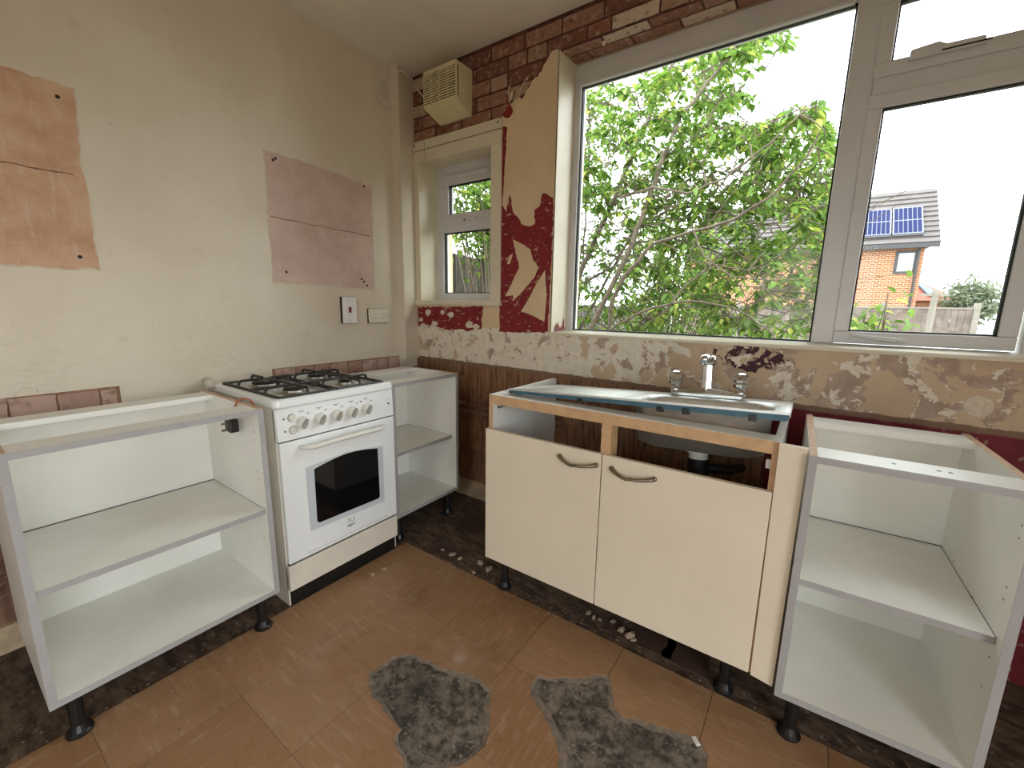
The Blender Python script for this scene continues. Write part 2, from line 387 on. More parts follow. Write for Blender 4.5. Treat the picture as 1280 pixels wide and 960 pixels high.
for i in range(-3, 9):
    for j in range(0, 13):
        x0, x1 = clip_x(TX + i * TS, TX + (i + 1) * TS); y1 = TY - j * TS; y0 = y1 - TS
        if x1 - x0 < .02: continue
        y0 = max(y0, YF)
        if y1 - y0 < .02: continue
        mb = MB(); dz = R.uniform(-.0004, .0004); G = R.choice((.0003, .0005, .0006, .0012))
        mb.box(x0 + G, x1 - G, y0 + G, y1 - G, -.0035, dz)
        t = mb.build('tile', 'tile', floor)
        hit = [c_ for c_, pl in cutters if min(a for a, b in pl) < x1 and max(a for a, b in pl) > x0 and min(b for a, b in pl) < y1 and max(b for a, b in pl) > y0]
        for c_ in hit:
            md = t.modifiers.new('cut', 'BOOLEAN'); md.object = c_; md.operation = 'DIFFERENCE'; md.solver = 'EXACT'
        if hit:
            dg = bpy.context.evaluated_depsgraph_get(); me = bpy.data.meshes.new_from_object(t.evaluated_get(dg)); t.modifiers.clear(); old = t.data; t.data = me; bpy.data.meshes.remove(old)
            if len(me.polygons) == 0: bpy.data.objects.remove(t)
M['screed'] = plain('pale_screed_rim', '#83786b', .9, var=.3, scale=40, bump=.4)
for k, (c_, pl) in enumerate(cutters):
    rr = random.Random(40 + k); n_ = len(pl); ar = sum(pl[i][0] * pl[(i + 1) % n_][1] - pl[(i + 1) % n_][0] * pl[i][1] for i in range(n_)); sg = 1 if ar > 0 else -1
    inn = []; wv = .012
    for i in range(n_):
        a, b = pl[i - 3], pl[(i + 3) % n_]; tx, ty = b[0] - a[0], b[1] - a[1]; L_ = math.hypot(tx, ty) or 1; wv = max(.004, min(.026, wv + rr.uniform(-.005, .005)))
        inn.append((pl[i][0] - sg * ty / L_ * wv, pl[i][1] + sg * tx / L_ * wv))
    mb = MB(); va = [mb.bm.verts.new((a, b, -.0012)) for a, b in pl]; vb = [mb.bm.verts.new((a, b, -.0034)) for a, b in inn]
    for i in range(n_): mb.bm.faces.new((va[i], va[(i + 1) % n_], vb[(i + 1) % n_], vb[i]))
    mb.build('screed_rim', 'screed', floor)
    bpy.data.objects.remove(c_)
# dark remnants of an older floor along the back wall
for (px, sx, sy, rz) in (((815, 800), .16, .11, .25), ((858, 822), .15, .10, -.1), ((770, 786), .1, .06, .5), ((560, 690), .2, .1, .1), ((590, 655), .18, .16, -.2)):
    p = at(px, 2, 0); pl = ragged([(-sx / 2, -sy / 2), (sx / 2, -sy / 2), (sx / 2, sy / 2), (-sx / 2, sy / 2)], .006, .03, int(px[0]))
    if p.y < -.63 + sy / 2: p.y = -.62 + sy / 2
    o = MB().prism([(a, b, -.0035) for a, b in pl], (0, 0, .003)).build('old_tile', 'old_tile', floor); o.location = (p.x, p.y, 0); o.rotation_euler.z = rz * .2

# ------------------------------------------------------------------ walls, ceiling
ceil = tag(box('ceiling', 'ceiling', None, -.3, XR + .3, YF - .3, .3, H, H + .2), 'plain off-white ceiling', kind='structure')
wl = tag(box('wall_left', 'wall_left', None, -.3, 0, YF - .3, .3, 0, H), 'cream painted plaster wall behind the cooker', kind='structure')
mb = MB()
for (y0, y1, z0, z1) in ((YF, -3.2, 0, H), (-1.6, .3, 0, H), (-3.2, -1.6, 1.8, H)): mb.box(XR, XR + .3, y0, y1, z0, z1)  # out-of-view opening, added and sized to bring daylight from the right
wr = tag(mb.build('wall_right', 'wall_plain'), 'plain cream wall with a wide opening added to let daylight in', kind='structure')
# window wall, with a large opening (A) and a small one (B)
AX0, AX1, AZ0, AZ1 = 1.045, 2.86, 1.085, 2.428
BX0, BX1, BZ0, BZ1 = .055, .645, 1.25, 2.10
def cells(mb, xs, zs, skip, y0, y1):
    for i in range(len(xs) - 1):
        for j in range(len(zs) - 1):
            cx, cz = (xs[i] + xs[i + 1]) / 2, (zs[j] + zs[j + 1]) / 2
            if not any(a < cx < b and c < cz < d for a, b, c, d in skip): mb.box(xs[i], xs[i + 1], y0, y1, zs[j], zs[j + 1])
mb = MB(); cells(mb, [0, BX0, BX1, AX0, AX1, XR], [0, AZ0, BZ0, BZ1, AZ1, H], [(AX0, AX1, AZ0, AZ1), (BX0, BX1, BZ0, BZ1)], 0, .3)
wb = tag(mb.build('wall_back', 'wall_back'), 'window wall with peeling cream, red and brown layers', kind='structure')
mb = MB(); cells(mb, [-.3, 1.5, 2.7, XR + .3], [0, 1.0, 2.0, H], [(1.5, 2.7, 1.0, 2.0)], YF - .3, YF)  # out-of-view opening, added to fill surfaces that face away from the windows
wf = tag(mb.build('wall_front', 'wall_plain'), 'plain cream wall with an opening added for fill daylight', kind='structure')
# pipe boxing in the corner
bx = MB().prism([(0, -.158, .87), (.062, -.15, .87), (.022, 0, .87), (0, 0, .87)], (0, 0, H - .87)).build('trim_1', 'wall_left')
tag(bx, 'painted pipe boxing running up the wall corner', kind='structure')
tag(MB().box(.0, 1.16, -.018, 0, 0, .11).build('baseboard_back', 'skirting'), 'stained skirting board below the window wall', kind='structure')
tag(MB().box(0, .018, YF, -.02, 0, .10).build('baseboard_left', 'skirting'), 'scuffed cream skirting board', kind='structure')

# bare plaster patches left where wall cupboards hung
def wall_patch(name, pxs, mat, th, seed, rim=True):
    pts = [at(p, 0, 0.0) for p in pxs]; out = ragged([(p.y, p.z) for p in pts], .0035, .02, seed)
    o = MB().prism([(0.0, a, b) for a, b in out], (th, 0, 0)).build(name, mat, wl)
    if rim:
        rr = random.Random(seed); n_ = len(out); run = [Vector((th * .6, a, b)) for a, b in out] ; run.append(run[0].copy())
        MB().tube(run, [rr.uniform(.0012, .0042) for _ in run], 5).build('torn_paint_edge', 'paint_edge', o)
    return o
pa = wall_patch('bare_plaster_patch', [(-60, 60), (0, 80), (50, 97), (92, 110), (97, 150), (101, 205), (110, 240), (117, 290), (125, 338), (60, 335), (0, 331), (-70, 327)], 'plaster_tan', .0012, 3)
pb = wall_patch('bare_plaster_patch', [(330, 187), (395, 207), (465, 233), (466, 290), (469, 363), (405, 357), (341, 353), (335, 270)], 'plaster_pink', .0012, 4)
M['seam'] = plain('plaster_seam', '#8f6c55', .85, var=.3, scale=40)
for pt, a, b in ((pa, (-30, 197), (92, 218)), (pb, (338, 270), (462, 295))):
    q0, q1 = at(a, 0, .0012), at(b, 0, .0012)
    MB().tube([q0.lerp(q1, t / 10) + Vector((0, 0, R.uniform(-.003, .003))) for t in range(11)], [R.uniform(.001, .003) for _ in range(11)], 5).build('seam', 'seam', pt)
for pt, lst in ((pa, ((72, 121), (100, 321))), (pb, ((341, 200), (344, 198), (455, 233), (358, 340), (455, 352), (459, 357), (452, 349)))):
    for q in lst:
        p = at(q, 0, .0012); MB().lathe([(.0065, -.0006), (.0065, .0008)], 8, Matrix.Translation(p) @ Matrix.Rotation(PI / 2, 4, 'Y')).build('screw_hole', 'dark_gap', pt)
# squares of tile adhesive above the worktop line
scar = None
def scars(y0, y1, z0, z1, w_):
    global scar
    y = y0; k = 0
    while y < y1 - .02:
        ww = min(w_ * R.uniform(.85, 1.12), y1 - y)
        pl = ragged([(y + .003, z0), (y + ww - .003, z0), (y + ww - .003, z1 + R.uniform(-.004, .004)), (y + .003, z1 + R.uniform(-.004, .004))], .0022, .02, int(y * 1000) + 5)
        MB().prism([(0, a, b) for a, b in pl], (R.uniform(.003, .006), 0, 0)).build('tile_scar', 'tile_scar', wl); y += ww
scars(-2.15, -1.548, .76, .888, .105); scars(-.95, -.16, .76, .89, .1)
MB().box(0, .0015, -.96, -.155, .74, .895).build('adhesive_bed', 'seam', wl); MB().box(0, .0015, -2.2, -1.54, .74, .893).build('adhesive_bed', 'seam', wl)

# ------------------------------------------------------------------ window wall layers: brick-print wallpaper
LOW = [(0, 2.195), (.62, 2.198), (.70, 2.215), (.745, 2.25), (.79, 2.285), (.83, 2.275), (.88, 2.33), (.93, 2.36), (.965, 2.40), (1.0, 2.445), (1.04, 2.44), (1.045, AZ1), (2.86, AZ1), (2.861, 2.2), (XR, 2.2)]
def lower(x):
    for (a, b), (c, d) in zip(LOW, LOW[1:]):
        if a <= x <= c: return b + (d - b) * ((x - a) / (c - a) if c > a else 0)
    return LOW[-1][1]
xs = [XR * k / 300 for k in range(301)]
lo = [(x, lower(x) + (R.uniform(-.008, .008) if .66 < x < 1.03 else 0)) for x in xs]
wp = MB().prism([(x, 0, z) for x, z in lo] + [(XR, 0, H - .001), (0, 0, H - .001)], (0, -.0015, 0)).build('brick_wallpaper', 'mortar_print', wb)
BL, BH, MJ = .212, .0735, .010
row = 0; z = H - .012 - BH
while z > 2.0:
    off = (row % 2) * BL / 2 + R.uniform(-.01, .01)
    x = -off
    while x < XR:
        if R.random() < .12: ww = BL * .55
        else: ww = BL
        a, b = max(.024, x), min(XR - .002, x + ww - MJ); z0, z1 = z, z + BH - MJ
        x += ww
        if b - a < .02: continue
        ks = 6; bot = [(a + (b - a) * k / ks, max(z0, lower(a + (b - a) * k / ks) + .004)) for k in range(ks + 1)]
        bot = [(p, q) for p, q in bot if q < z1 - .004]
        if len(bot) < 3: continue
        pl = bot + [(bot[-1][0], z1), (bot[0][0], z1)]
        pl = [(p + R.uniform(-.0016, .0016), q + R.uniform(-.0016, .0016)) for p, q in pl]
        MB().prism([(p, -.0015, q) for p, q in pl], (0, -.0022, 0)).build('brick', 'brick_print', wp)
    z -= BH; row += 1
# the same paper folded under the window head
sf = box('soffit_wallpaper', 'mortar_print', wb, AX0, AX1, .0, .145, AZ1 - .0015, AZ1)
for rj in range(2):
    x = AX0 - (rj * .1)
    while x < AX1:
        a, b = max(AX0, x), min(AX1, x + BL - MJ); x += BL
        if b - a > .02: MB().box(a, b, .006 + rj * .07, .066 + rj * .07, AZ1 - .0035, AZ1 - .0014).build('brick', 'brick_print', sf)

# red paint and cream patches (outlines read off the wall)
def ypt(u, v): return at((500 + u / 3.2, 130 + v / 3.2), 1, 0.0)
def wall_poly(name, uv, mat, y0, th, seed, amp=.0035, step=.014, parent=None):
    pl = ragged([(ypt(*p).x, ypt(*p).z) for p in uv], amp, step, seed)
    return MB().prism([(a, y0, b) for a, b in pl], (0, -th, 0)).build(name, mat, parent or wb)
red = wall_poly('red_paint_patch', [(407, 400), (425, 432), (440, 352), (452, 430), (475, 458), (484, 482), (522, 490), (540, 478), (537, 425), (560, 410), (570, 358), (582, 355), (612, 380), (612, 470), (607, 600), (602, 700), (597, 800), (592, 915), (398, 912), (398, 800), (402, 600)], 'red_paint', 0, .001, 21)
wall_poly('cream_paper_patch', [(452, 540), (480, 555), (520, 580), (530, 620), (555, 655), (540, 690), (500, 740), (450, 790), (455, 765), (420, 770), (440, 735), (478, 650), (465, 600)], 'cream_paper', -.001, .0008, 22, .002, .012)
wall_poly('cream_paper_patch', [(580, 665), (587, 760), (578, 872), (540, 850), (485, 830), (520, 770), (548, 715)], 'cream_paper', -.001, .0008, 23, .002, .012)
wall_poly('cream_paper_patch', [(428, 640), (440, 605), (452, 600), (440, 640)], 'cream_paper', -.001, .0008, 24, .001, .01)
wall_poly('red_paint_patch', [(412, 90), (428, 92), (426, 160), (420, 230), (415, 330), (409, 405), (405, 300)], 'red_paint', 0, .001, 25, .002)
wall_poly('red_paint_patch', [(427 + 25 * math.cos(k * PI / 8), 27 + 30 * math.sin(k * PI / 8)) for k in range(16)], 'red_paint', -.0015, .001, 26, .002, .02)
wall_poly('red_paint_patch', [(60, 812), (335, 810), (328, 850), (325, 898), (270, 908), (230, 900), (190, 905), (150, 892), (110, 882), (62, 892)], 'red_paint', 0, .001, 27, .005)
for k, (u, v, s_) in enumerate(((112, 832, 14), (170, 833, 9), (202, 842, 14), (278, 884, 16), (85, 862, 9), (140, 880, 12), (95, 890, 15), (305, 890, 14))):
    wall_poly('cream_paper_patch', [(u + s_ * math.cos(a_ * PI / 4) * R.uniform(.7, 1.2), v + s_ * math.sin(a_ * PI / 4) * R.uniform(.7, 1.2)) for a_ in range(8)], 'torn_paper', -.001, .0008, 30 + k, .002, .012)
# curling scraps of torn paper at the edge of the brick print
for k, (px, sc_) in enumerate((((637, 112), .05), ((643, 128), .045), ((632, 135), .03), ((660, 100), .028), ((697, 62), .03), ((704, 70), .035), ((650, 122), .03), ((640, 120), .07), ((654, 108), .05))):
    p = at(px, 1, -.004); mb = MB(); rr = random.Random(k); pts = []
    for i in range(7):
        t = i / 6; pts.append(((t - .5) * sc_ * .5 + rr.uniform(-.004, .004), -.001 - .012 * math.sin(t * PI) * rr.uniform(.6, 1.2), (t - .5) * sc_))
    for i in range(6):
        a, b = Vector(pts[i]), Vector(pts[i + 1]); wv = Vector((sc_ * .28 * math.sin((i + .6) / 6.5 * PI), -.004, .004)); wv2 = Vector((sc_ * .28 * math.sin((i + 1.6) / 7.5 * PI), -.004, .004))
        mb.hull([p + a, p + a + wv, p + b + wv2, p + b, p + a + Vector((0, -.0008, 0)), p + a + wv + Vector((0, -.0008, 0)), p + b + wv2 + Vector((0, -.0008, 0)), p + b + Vector((0, -.0008, 0))])
    mb.build('torn_paper_scrap', 'torn_paper', wb)
# hanger hole and white disc of filler
for q, r_ in (((755, 54), .011),): MB().lathe([(r_, 0), (r_ * .6, .003)], 9, Matrix.Translation(at(q, 1, -.0037)) @ Matrix.Rotation(PI / 2, 4, 'X')).build('wall_plug', 'torn_paper', wb)
MB().lathe([(.036, 0), (.034, .002)], 22, Matrix.Translation(at((1223, 508), 1, 0)) @ Matrix.Rotation(PI / 2, 4, 'X')).build('filler_disc', M['torn_paper'], wb)

# ------------------------------------------------------------------ large window
FY = .15
win = empty('window_1', (0, 0, 0), label='large white plastic window with a fixed light and an opening casement', kind='structure')
def bar(name, parent, x0, x1, z0, z1, y0=FY, y1=FY + .06, mat='upvc', bevel=.004): return box(name, mat, parent, x0, x1, y0, y1, z0, z1, bevel)
WX0, WX1 = AX0 + .004, 2.83
bar('frame_head', win, WX0, WX1, 2.325, AZ1 - .004); bar('frame_head_bead', win, WX0 + .03, 2.178, 2.318, 2.332, FY - .012, FY + .01, 'upvc', .003)
bar('frame_jamb', win, WX0, 1.088, 1.06, 2.325); bar('frame_jamb', win, 2.765, WX1, 1.06, 2.325)
bar('frame_sill', win, WX0, WX1, 1.05, 1.098)
bar('mullion', win, 2.186, 2.262, 1.098, 2.325, FY - .004)
bar('transom', win, 2.262, 2.765, 1.99, 2.055)
def light(name, x0, x1, z0, z1, fw, parent, y0, bead=True):
    s_ = empty(name, (0, 0, 0)); s_.parent = parent
    if fw:
        bar('rail', s_, x0, x1, z0, z0 + fw, y0, y0 + .055); bar('rail', s_, x0, x1, z1 - fw, z1, y0, y0 + .055)
        bar('stile', s_, x0, x0 + fw, z0 + fw, z1 - fw, y0, y0 + .055); bar('stile', s_, x1 - fw, x1, z0 + fw, z1 - fw, y0, y0 + .055)
    a, b, c_, d = x0 + fw, x1 - fw, z0 + fw, z1 - fw; g = .006
    mb = MB(); yy = y0 + .014
    mb.box(a, b, yy, yy + .02, c_, c_ + g); mb.box(a, b, yy, yy + .02, d - g, d); mb.box(a, a + g, yy, yy + .02, c_, d); mb.box(b - g, b, yy, yy + .02, c_, d); mb.build('gasket', 'gasket', s_)
    box('pane', 'glass', s_, a, b, yy + .008, yy + .012, c_, d)
    return s_
light('fixed_light', 1.088, 2.186, 1.098, 2.325, 0, win, FY)
cs = light('casement', 2.256, 2.75, 1.102, 1.992, .046, win, FY - .012)
vt = light('top_vent', 2.258, 2.77, 2.048, 2.33, .046, win, FY - .012)
# casement handle, vent handle
hp = at((1150, 423), 1, FY - .012)
MB().box(2.40, 2.475, FY - .026, FY - .012, 1.114, 1.130).tube([(2.46, FY - .03, 1.122), (2.43, FY - .038, 1.123), (2.36, FY - .036, 1.130), (2.31, FY - .03, 1.136)], [.009, .009, .007, .006], 8).build('handle', 'upvc', cs, .003)
MB().lathe([(.006, 0), (.005, .003)], 10, Matrix.Translation((2.446, FY - .038, 1.122)) @ Matrix.Rotation(PI / 2, 4, 'X')).build('lock', 'dark_gap', cs)
MB().prism([(2.35, FY - .034, 2.075), (2.352, FY - .034, 2.105), (2.42, FY - .034, 2.112), (2.44, FY - .034, 2.10), (2.53, FY - .034, 2.098), (2.535, FY - .034, 2.075)], (0, .022, 0)).build('handle', 'upvc', vt, .003)
MB().box(2.43, 2.545, FY - .036, FY - .034, 2.079, 2.083).build('handle_slot', 'dark_gap', vt)
# timber lining and sill
ln = MB().hull([(AX0, -.006, 1.09), (AX0 + .004, -.006, 1.09), (AX0 + .012, FY, 1.09), (AX0, FY, 1.09), (AX0, -.006, AZ1), (AX0 + .004, -.006, AZ1), (AX0 + .012, FY, AZ1), (AX0, FY, AZ1)]).build('trim_2', 'liner')
tag(ln, 'cream painted timber lining beside the large window', kind='structure')
box('lining_edge', 'dark_gap', ln, AX0 - .006, AX0 - .001, -.002, .001, 1.09, 2.445)
MB().prism([(AX0 + .0125, .02 + a, 1.092 + b) for a, b in ((0, 0), (.1, 0), (.098, .05), (.09, .075), (.08, .03), (.05, .018), (.03, .05), (.012, .03))], (.0008, 0, 0)).build('red_stain', 'red_paint', ln)
sl = MB().prism([(AX0 - .03, a, b) for a, b in ((-.012, 1.078), (FY, 1.078), (FY, 1.096), (-.006, 1.092), (-.013, 1.087))], (AX1 - AX0 + .05, 0, 0)).build('trim_3', 'liner')
tag(sl, 'thin white sill board under the large window', kind='structure')

# ------------------------------------------------------------------ small window
w2 = empty('window_2', label='small white plastic window in a deep boxed recess', kind='structure')
F2 = .15
bar('frame_jamb', w2, BX0, BX0 + .058, BZ0, BZ1, F2); bar('frame_jamb', w2, BX1 - .058, BX1, BZ0, BZ1, F2)
bar('frame_head', w2, BX0 + .058, BX1 - .058, 2.035, BZ1, F2); bar('frame_sill', w2, BX0 + .058, BX1 - .058, BZ0, 1.30, F2)
bar('transom', w2, BX0 + .058, BX1 - .058, 1.688, 1.735, F2)
light('fixed_light', BX0 + .058, BX1 - .058, 1.30, 1.688, 0, w2, F2)
v2 = light('top_vent', BX0 + .05, BX1 - .05, 1.728, 2.04, .066, w2, F2 - .012)
MB().box(.31, .42, F2 - .032, F2 - .012, 1.741, 1.757).build('handle', 'upvc', v2, .004)
MB().lathe([(.005, 0), (.005, .003)], 8, Matrix.Translation((.33, F2 - .033, 1.749)) @ Matrix.Rotation(PI / 2, 4, 'X')).build('lock', 'dark_gap', v2)
MB().box(.25, .52, F2 - .03, F2 - .012, 2.0, 2.022).build('trickle_vent', 'upvc', v2, .003)
tr = empty('trim_4', label='cream painted boards boxing in the small window', kind='structure')
box('head_board', 'liner', tr, 0.022, .708, -.02, 0, 2.155, 2.205, .003); box('head_board', 'liner', tr, .022, .708, -.014, 0, 2.085, 2.152, .003)
box('side_board', 'liner', tr, .022, BX0 + .012, -.014, 0, 1.25, 2.085, .003); box('side_board', 'liner', tr, BX1 - .008, .708, -.014, 0, 1.25, 2.085, .003)
box('sill_board', 'liner', tr, .01, .715, -.03, F2, 1.222, 1.252, .004)
box('reveal_lining', 'liner', tr, BX0, BX0 + .006, -.01, F2, 1.252, BZ1); box('reveal_lining', 'liner', tr, BX1 - .006, BX1, -.01, F2, 1.252, BZ1); box('reveal_lining', 'liner', tr, BX0 + .006, BX1 - .006, -.01, F2, BZ1 - .006, BZ1)
for x_ in (.04, .69): MB().lathe([(.007, 0), (.006, .004)], 9, Matrix.Translation((x_, -.02, 2.185)) @ Matrix.Rotation(PI / 2, 4, 'X')).build('screw_head', 'pewter', tr)
tw_ = MB().tube([(.13, -.022, 2.2), (.131, -.022, 2.15), (.135, -.017, 2.11), (.128, -.017, 2.09), (.10, -.017, 2.078)], .0013, 5).build('wire', 'print_grey', tr)

# ------------------------------------------------------------------ base units
def leg_mesh(h):
    return MB().lathe([(.030, 0), (.031, .006), (.024, .012), (.017, .03), (.017, h - .025), (.026, h - .02), (.028, h)], 16)
def unit(name, loc, rz, W, D, zb, ht, label, shelf_z, edge='carcass_edge', top='chip_edge', back=True, shelf_d=.46, group=None, th=.018, sb=.035):
    u = empty(name, loc, rz, label, 'base cabinet', group); zt = zb + ht
    for k, x in enumerate((0, W - th)):
        s_ = box('side_panel', 'carcass', u, x, x + th, 0.0015, D, zb, zt)
        box('front_edge', edge, s_, x, x + th, 0, .0015, zb, zt); box('top_edge', top, s_, x + .0005, x + th - .0005, .0015, D, zt, zt + .0008)
        xi = x + th if k == 0 else x
        for (hy, hz) in ((.045, .60), (.045, .63), (.045, .45), (.045, .48), (.045, .22), (.37, .37), (.045, .30), (.2, .36)):
            MB().lathe([(.003, -.0004), (.003, .0006)], 6, Matrix.Translation((xi, hy, zb + hz)) @ Matrix.Rotation(PI / 2 if k == 0 else -PI / 2, 4, 'Y')).build('pin_hole', 'print_grey', s_)
    bt_ = box('bottom_panel', 'carcass', u, th, W - th, .0015, D - .03, zb, zb + th); box('front_edge', edge, bt_, th, W - th, 0, .0015, zb, zb + th)
    if back: box('back_panel', 'carcass', u, th, W - th, D - .036, D - .03, zb + th, zt - th)
    for y0, y1, nm in ((0, .095, 'front_rail'), (D - .125, D - .03, 'back_rail')):
        r_ = box(nm, 'carcass', u, th, W - th, y0 + .0015, y1, zt - th, zt)
        if y0 == 0: box('front_edge', edge, r_, th, W - th, 0, .0015, zt - th, zt)
    if shelf_z:
        sh = box('shelf', 'carcass', u, th + .001, W - th - .001, sb, .035 + shelf_d - .05, shelf_z - .018, shelf_z); box('front_edge', edge, sh, th + .001, W - th - .001, sb - .0015, sb, shelf_z - .018, shelf_z)
        mb = MB(); mb.box(th, th + .0012, sb, D - .04, shelf_z - .001, shelf_z + .0006); mb.box(W - th - .0012, W - th, sb, D - .04, shelf_z - .001, shelf_z + .0006); mb.box(th, W - th, D - .0375, D - .036, shelf_z - .001, shelf_z + .0014); mb.build('shelf_gap', 'dark_gap', sh)
    lg = None
    for (lx, ly) in ((.05, .045), (W - .05, .045), (.05, D - .08), (W - .05, D - .08)):
        if lg is None: lg = leg_mesh(zb).build('leg', 'black_plastic', u, smooth=False); lg.location = (lx, ly, 0)
        else: share('leg', lg, u, (lx, ly, 0))
    return u
SHD = .47
LU = unit('base_unit', (.646, -1.912, 0), PI / 2, .606, .50, .138, .72, 'open white base cabinet with one shelf standing beside the cooker and dangling black plug', .480, shelf_d=SHD, sb=.012)
CU = unit('base_unit', (.572, -.684, 0), PI / 2, .466, .45, .146, .70, 'open white base cabinet in the wall corner between cooker and copper pipes', .478, shelf_d=.42)
for k in range(2): MB().box(.466 - .0185, .466 - .0176, .05 + .026 * k, .064 + .026 * k, .826, .831).build('rail_slot', 'dark_gap', CU)
RU = unit('base_unit', (2.222, -.703, 0), math.radians(1.7), .412, .53, .142, .72, 'open white base cabinet with bare chipboard top edges beyond the sink unit', .500, shelf_d=.49)
for x_ in (.17, .25, .27): MB().lathe([(.005, 0), (.004, .0007)], 8, Matrix.Translation((x_, .05, .862))).build('screw_head', 'print_grey', RU)

# sink unit
SX0, SX1, SYF, SZB, SZT = 1.150, 2.157, -.665, .15, .872
SU = empty('sink_unit', (SX0, SYF, 0), 0, 'cream two-door sink cabinet with open drawer gaps under the steel sink', 'sink cabinet')
SW, SD = SX1 - SX0, .52
for k, x in enumerate((0, SW - .018)):
    s_ = box('side_panel', 'carcass', SU, x, x + .018, .002, SD, SZB, SZT); box('front_edge', 'beech', s_, x, x + .018, 0, .002, SZB, SZT)
box('bottom_panel', 'carcass', SU, .018, SW - .018, 0.002, SD, SZB, SZB + .018)
r_ = box('front_rail', 'carcass', SU, .018, SW - .018, .002, .075, SZT - .022, SZT); box('front_edge', 'beech', r_, .018, SW - .018, 0, .002, SZT - .036, SZT)
box('centre_post', 'beech', SU, .490, .525, 0, .06, SZB + .018, SZT - .036)
box('back_rail', 'carcass', SU, .018, SW - .018, SD - .02, SD, .19, .32)
MB().tube([(.022, .03, .815), (.022, .30, .815)], .005, 8).build('drawer_runner', 'steel_dull', SU)
MB().lathe([(.007, -.001), (.007, .012)], 10, Matrix.Translation((.484, .045, .80)) @ Matrix.Rotation(-PI / 2, 4, 'Y')).build('runner_stop', 'trap_white', SU)
MB().box(SW - .03, SW - .018, .01, .022, .79, .815).build('hinge_block', 'trap_white', SU)
for k in range(2):
    x0, x1 = (-.002, .5015) if k == 0 else (.5055, 1.002)
    d = box('door', 'door_cream', SU, x0, x1, -.019, -.001, .160, .733, .0015)
    hx = x0 + .345 if k == 0 else x0 + .036
    hz = .693; pts = []; rs = []
    for i in range(15):
        t = i / 14; pts.append((hx + .143 * t, -.019 - .004 - .024 * math.sin(PI * t) ** .8, hz - .016 * math.sin(PI * t) * (1 if t < .5 else .75) - (.0 if t < .5 else .004 * (t - .5))))
        rs.append(.0055 + .0035 * abs(2 * t - 1) ** 3)
    MB().tube(pts, rs, 8).lathe([(.009, 0), (.0075, .007)], 10, Matrix.Translation((hx, -.019, hz)) @ Matrix.Rotation(PI / 2, 4, 'X')).lathe([(.009, 0), (.0075, .007)], 10, Matrix.Translation((hx + .143, -.019, hz - .002)) @ Matrix.Rotation(PI / 2, 4, 'X')).build('handle', 'pewter', d, smooth=True)
MB().hull([(SW + .001, -.016, .155), (SW + .058, -.020, .15), (SW + .060, -.002, .15), (SW + .001, .002, .155), (SW - .003, -.016, .872), (SW + .060, -.02, .872), (SW + .062, -.002, .872), (SW - .003, .002, .872)]).build('filler_panel', 'door_cream', SU)
lg = None
for (lx, ly) in ((.055, .05), (SW - .07, .06), (.055, SD - .06), (SW - .07, SD - .06)):
    if lg is None: lg = leg_mesh(SZB).build('leg', 'black_plastic', SU); lg.location = (lx, ly, 0)
    else: share('leg', lg, SU, (lx, ly, 0))

# ------------------------------------------------------------------ sink with mixer tap, lying loose and tilted on the unit
O_ = Vector((1.212, -.615, .893)); ax = (Vector((2.162, -.60, .940)) - O_).normalized(); ay0 = (Vector((1.200, -.165, .846)) - O_).normalized(); az = ax.cross(ay0).normalized(); ay = az.cross(ax)
SK = empty('inset_sink', O_, 0, 'stainless steel inset sink with ribbed drainer lying tilted on the cream unit', 'sink')
mt = Matrix.Identity(4)
for i in range(3): mt[i][0] = ax[i]; mt[i][1] = ay[i]; mt[i][2] = az[i]; mt[i][3] = O_[i]
SK.matrix_world = mt
KW, KD = .955, .452
BX = (.475, .915, .055, .335)            # bowl opening
def rrect(x0, x1, y0, y1, r, z, k=5):
    o = []
    for cx, cy, a0 in ((x1 - r, y1 - r, 0), (x0 + r, y1 - r, PI / 2), (x0 + r, y0 + r, PI), (x1 - r, y0 + r, 1.5 * PI)):
        for i in range(k + 1): a_ = a0 + PI / 2 * i / k; o.append((cx + r * math.cos(a_), cy + r * math.sin(a_), z))
    return o
mb = MB(); bm = mb.bm
def loops(rings):
    L = [[bm.verts.new(p) for p in rg] for rg in rings]
    for a, b in zip(L, L[1:]):
        n_ = len(a)
        for i in range(n_): bm.faces.new((a[i], a[(i + 1) % n_], b[(i + 1) % n_], b[i]))
    return L
# bowl half of the top: outer rectangle ring to bowl ring
xs0, xs1 = .455, KW
outer = rrect(xs0, xs1, 0, KD, .004, 0); L = loops([outer, rrect(BX[0], BX[1], BX[2], BX[3], .06, -.004), rrect(BX[0] + .008, BX[1] - .008, BX[2] + .008, BX[3] - .008, .06, -.018), rrect(BX[0] + .02, BX[1] - .02, BX[2] + .015, BX[3] - .015, .07, -.15), rrect(BX[0] + .05, BX[1] - .05, BX[2] + .045, BX[3] - .045, .06, -.165)])
bm.faces.new(L[-1])
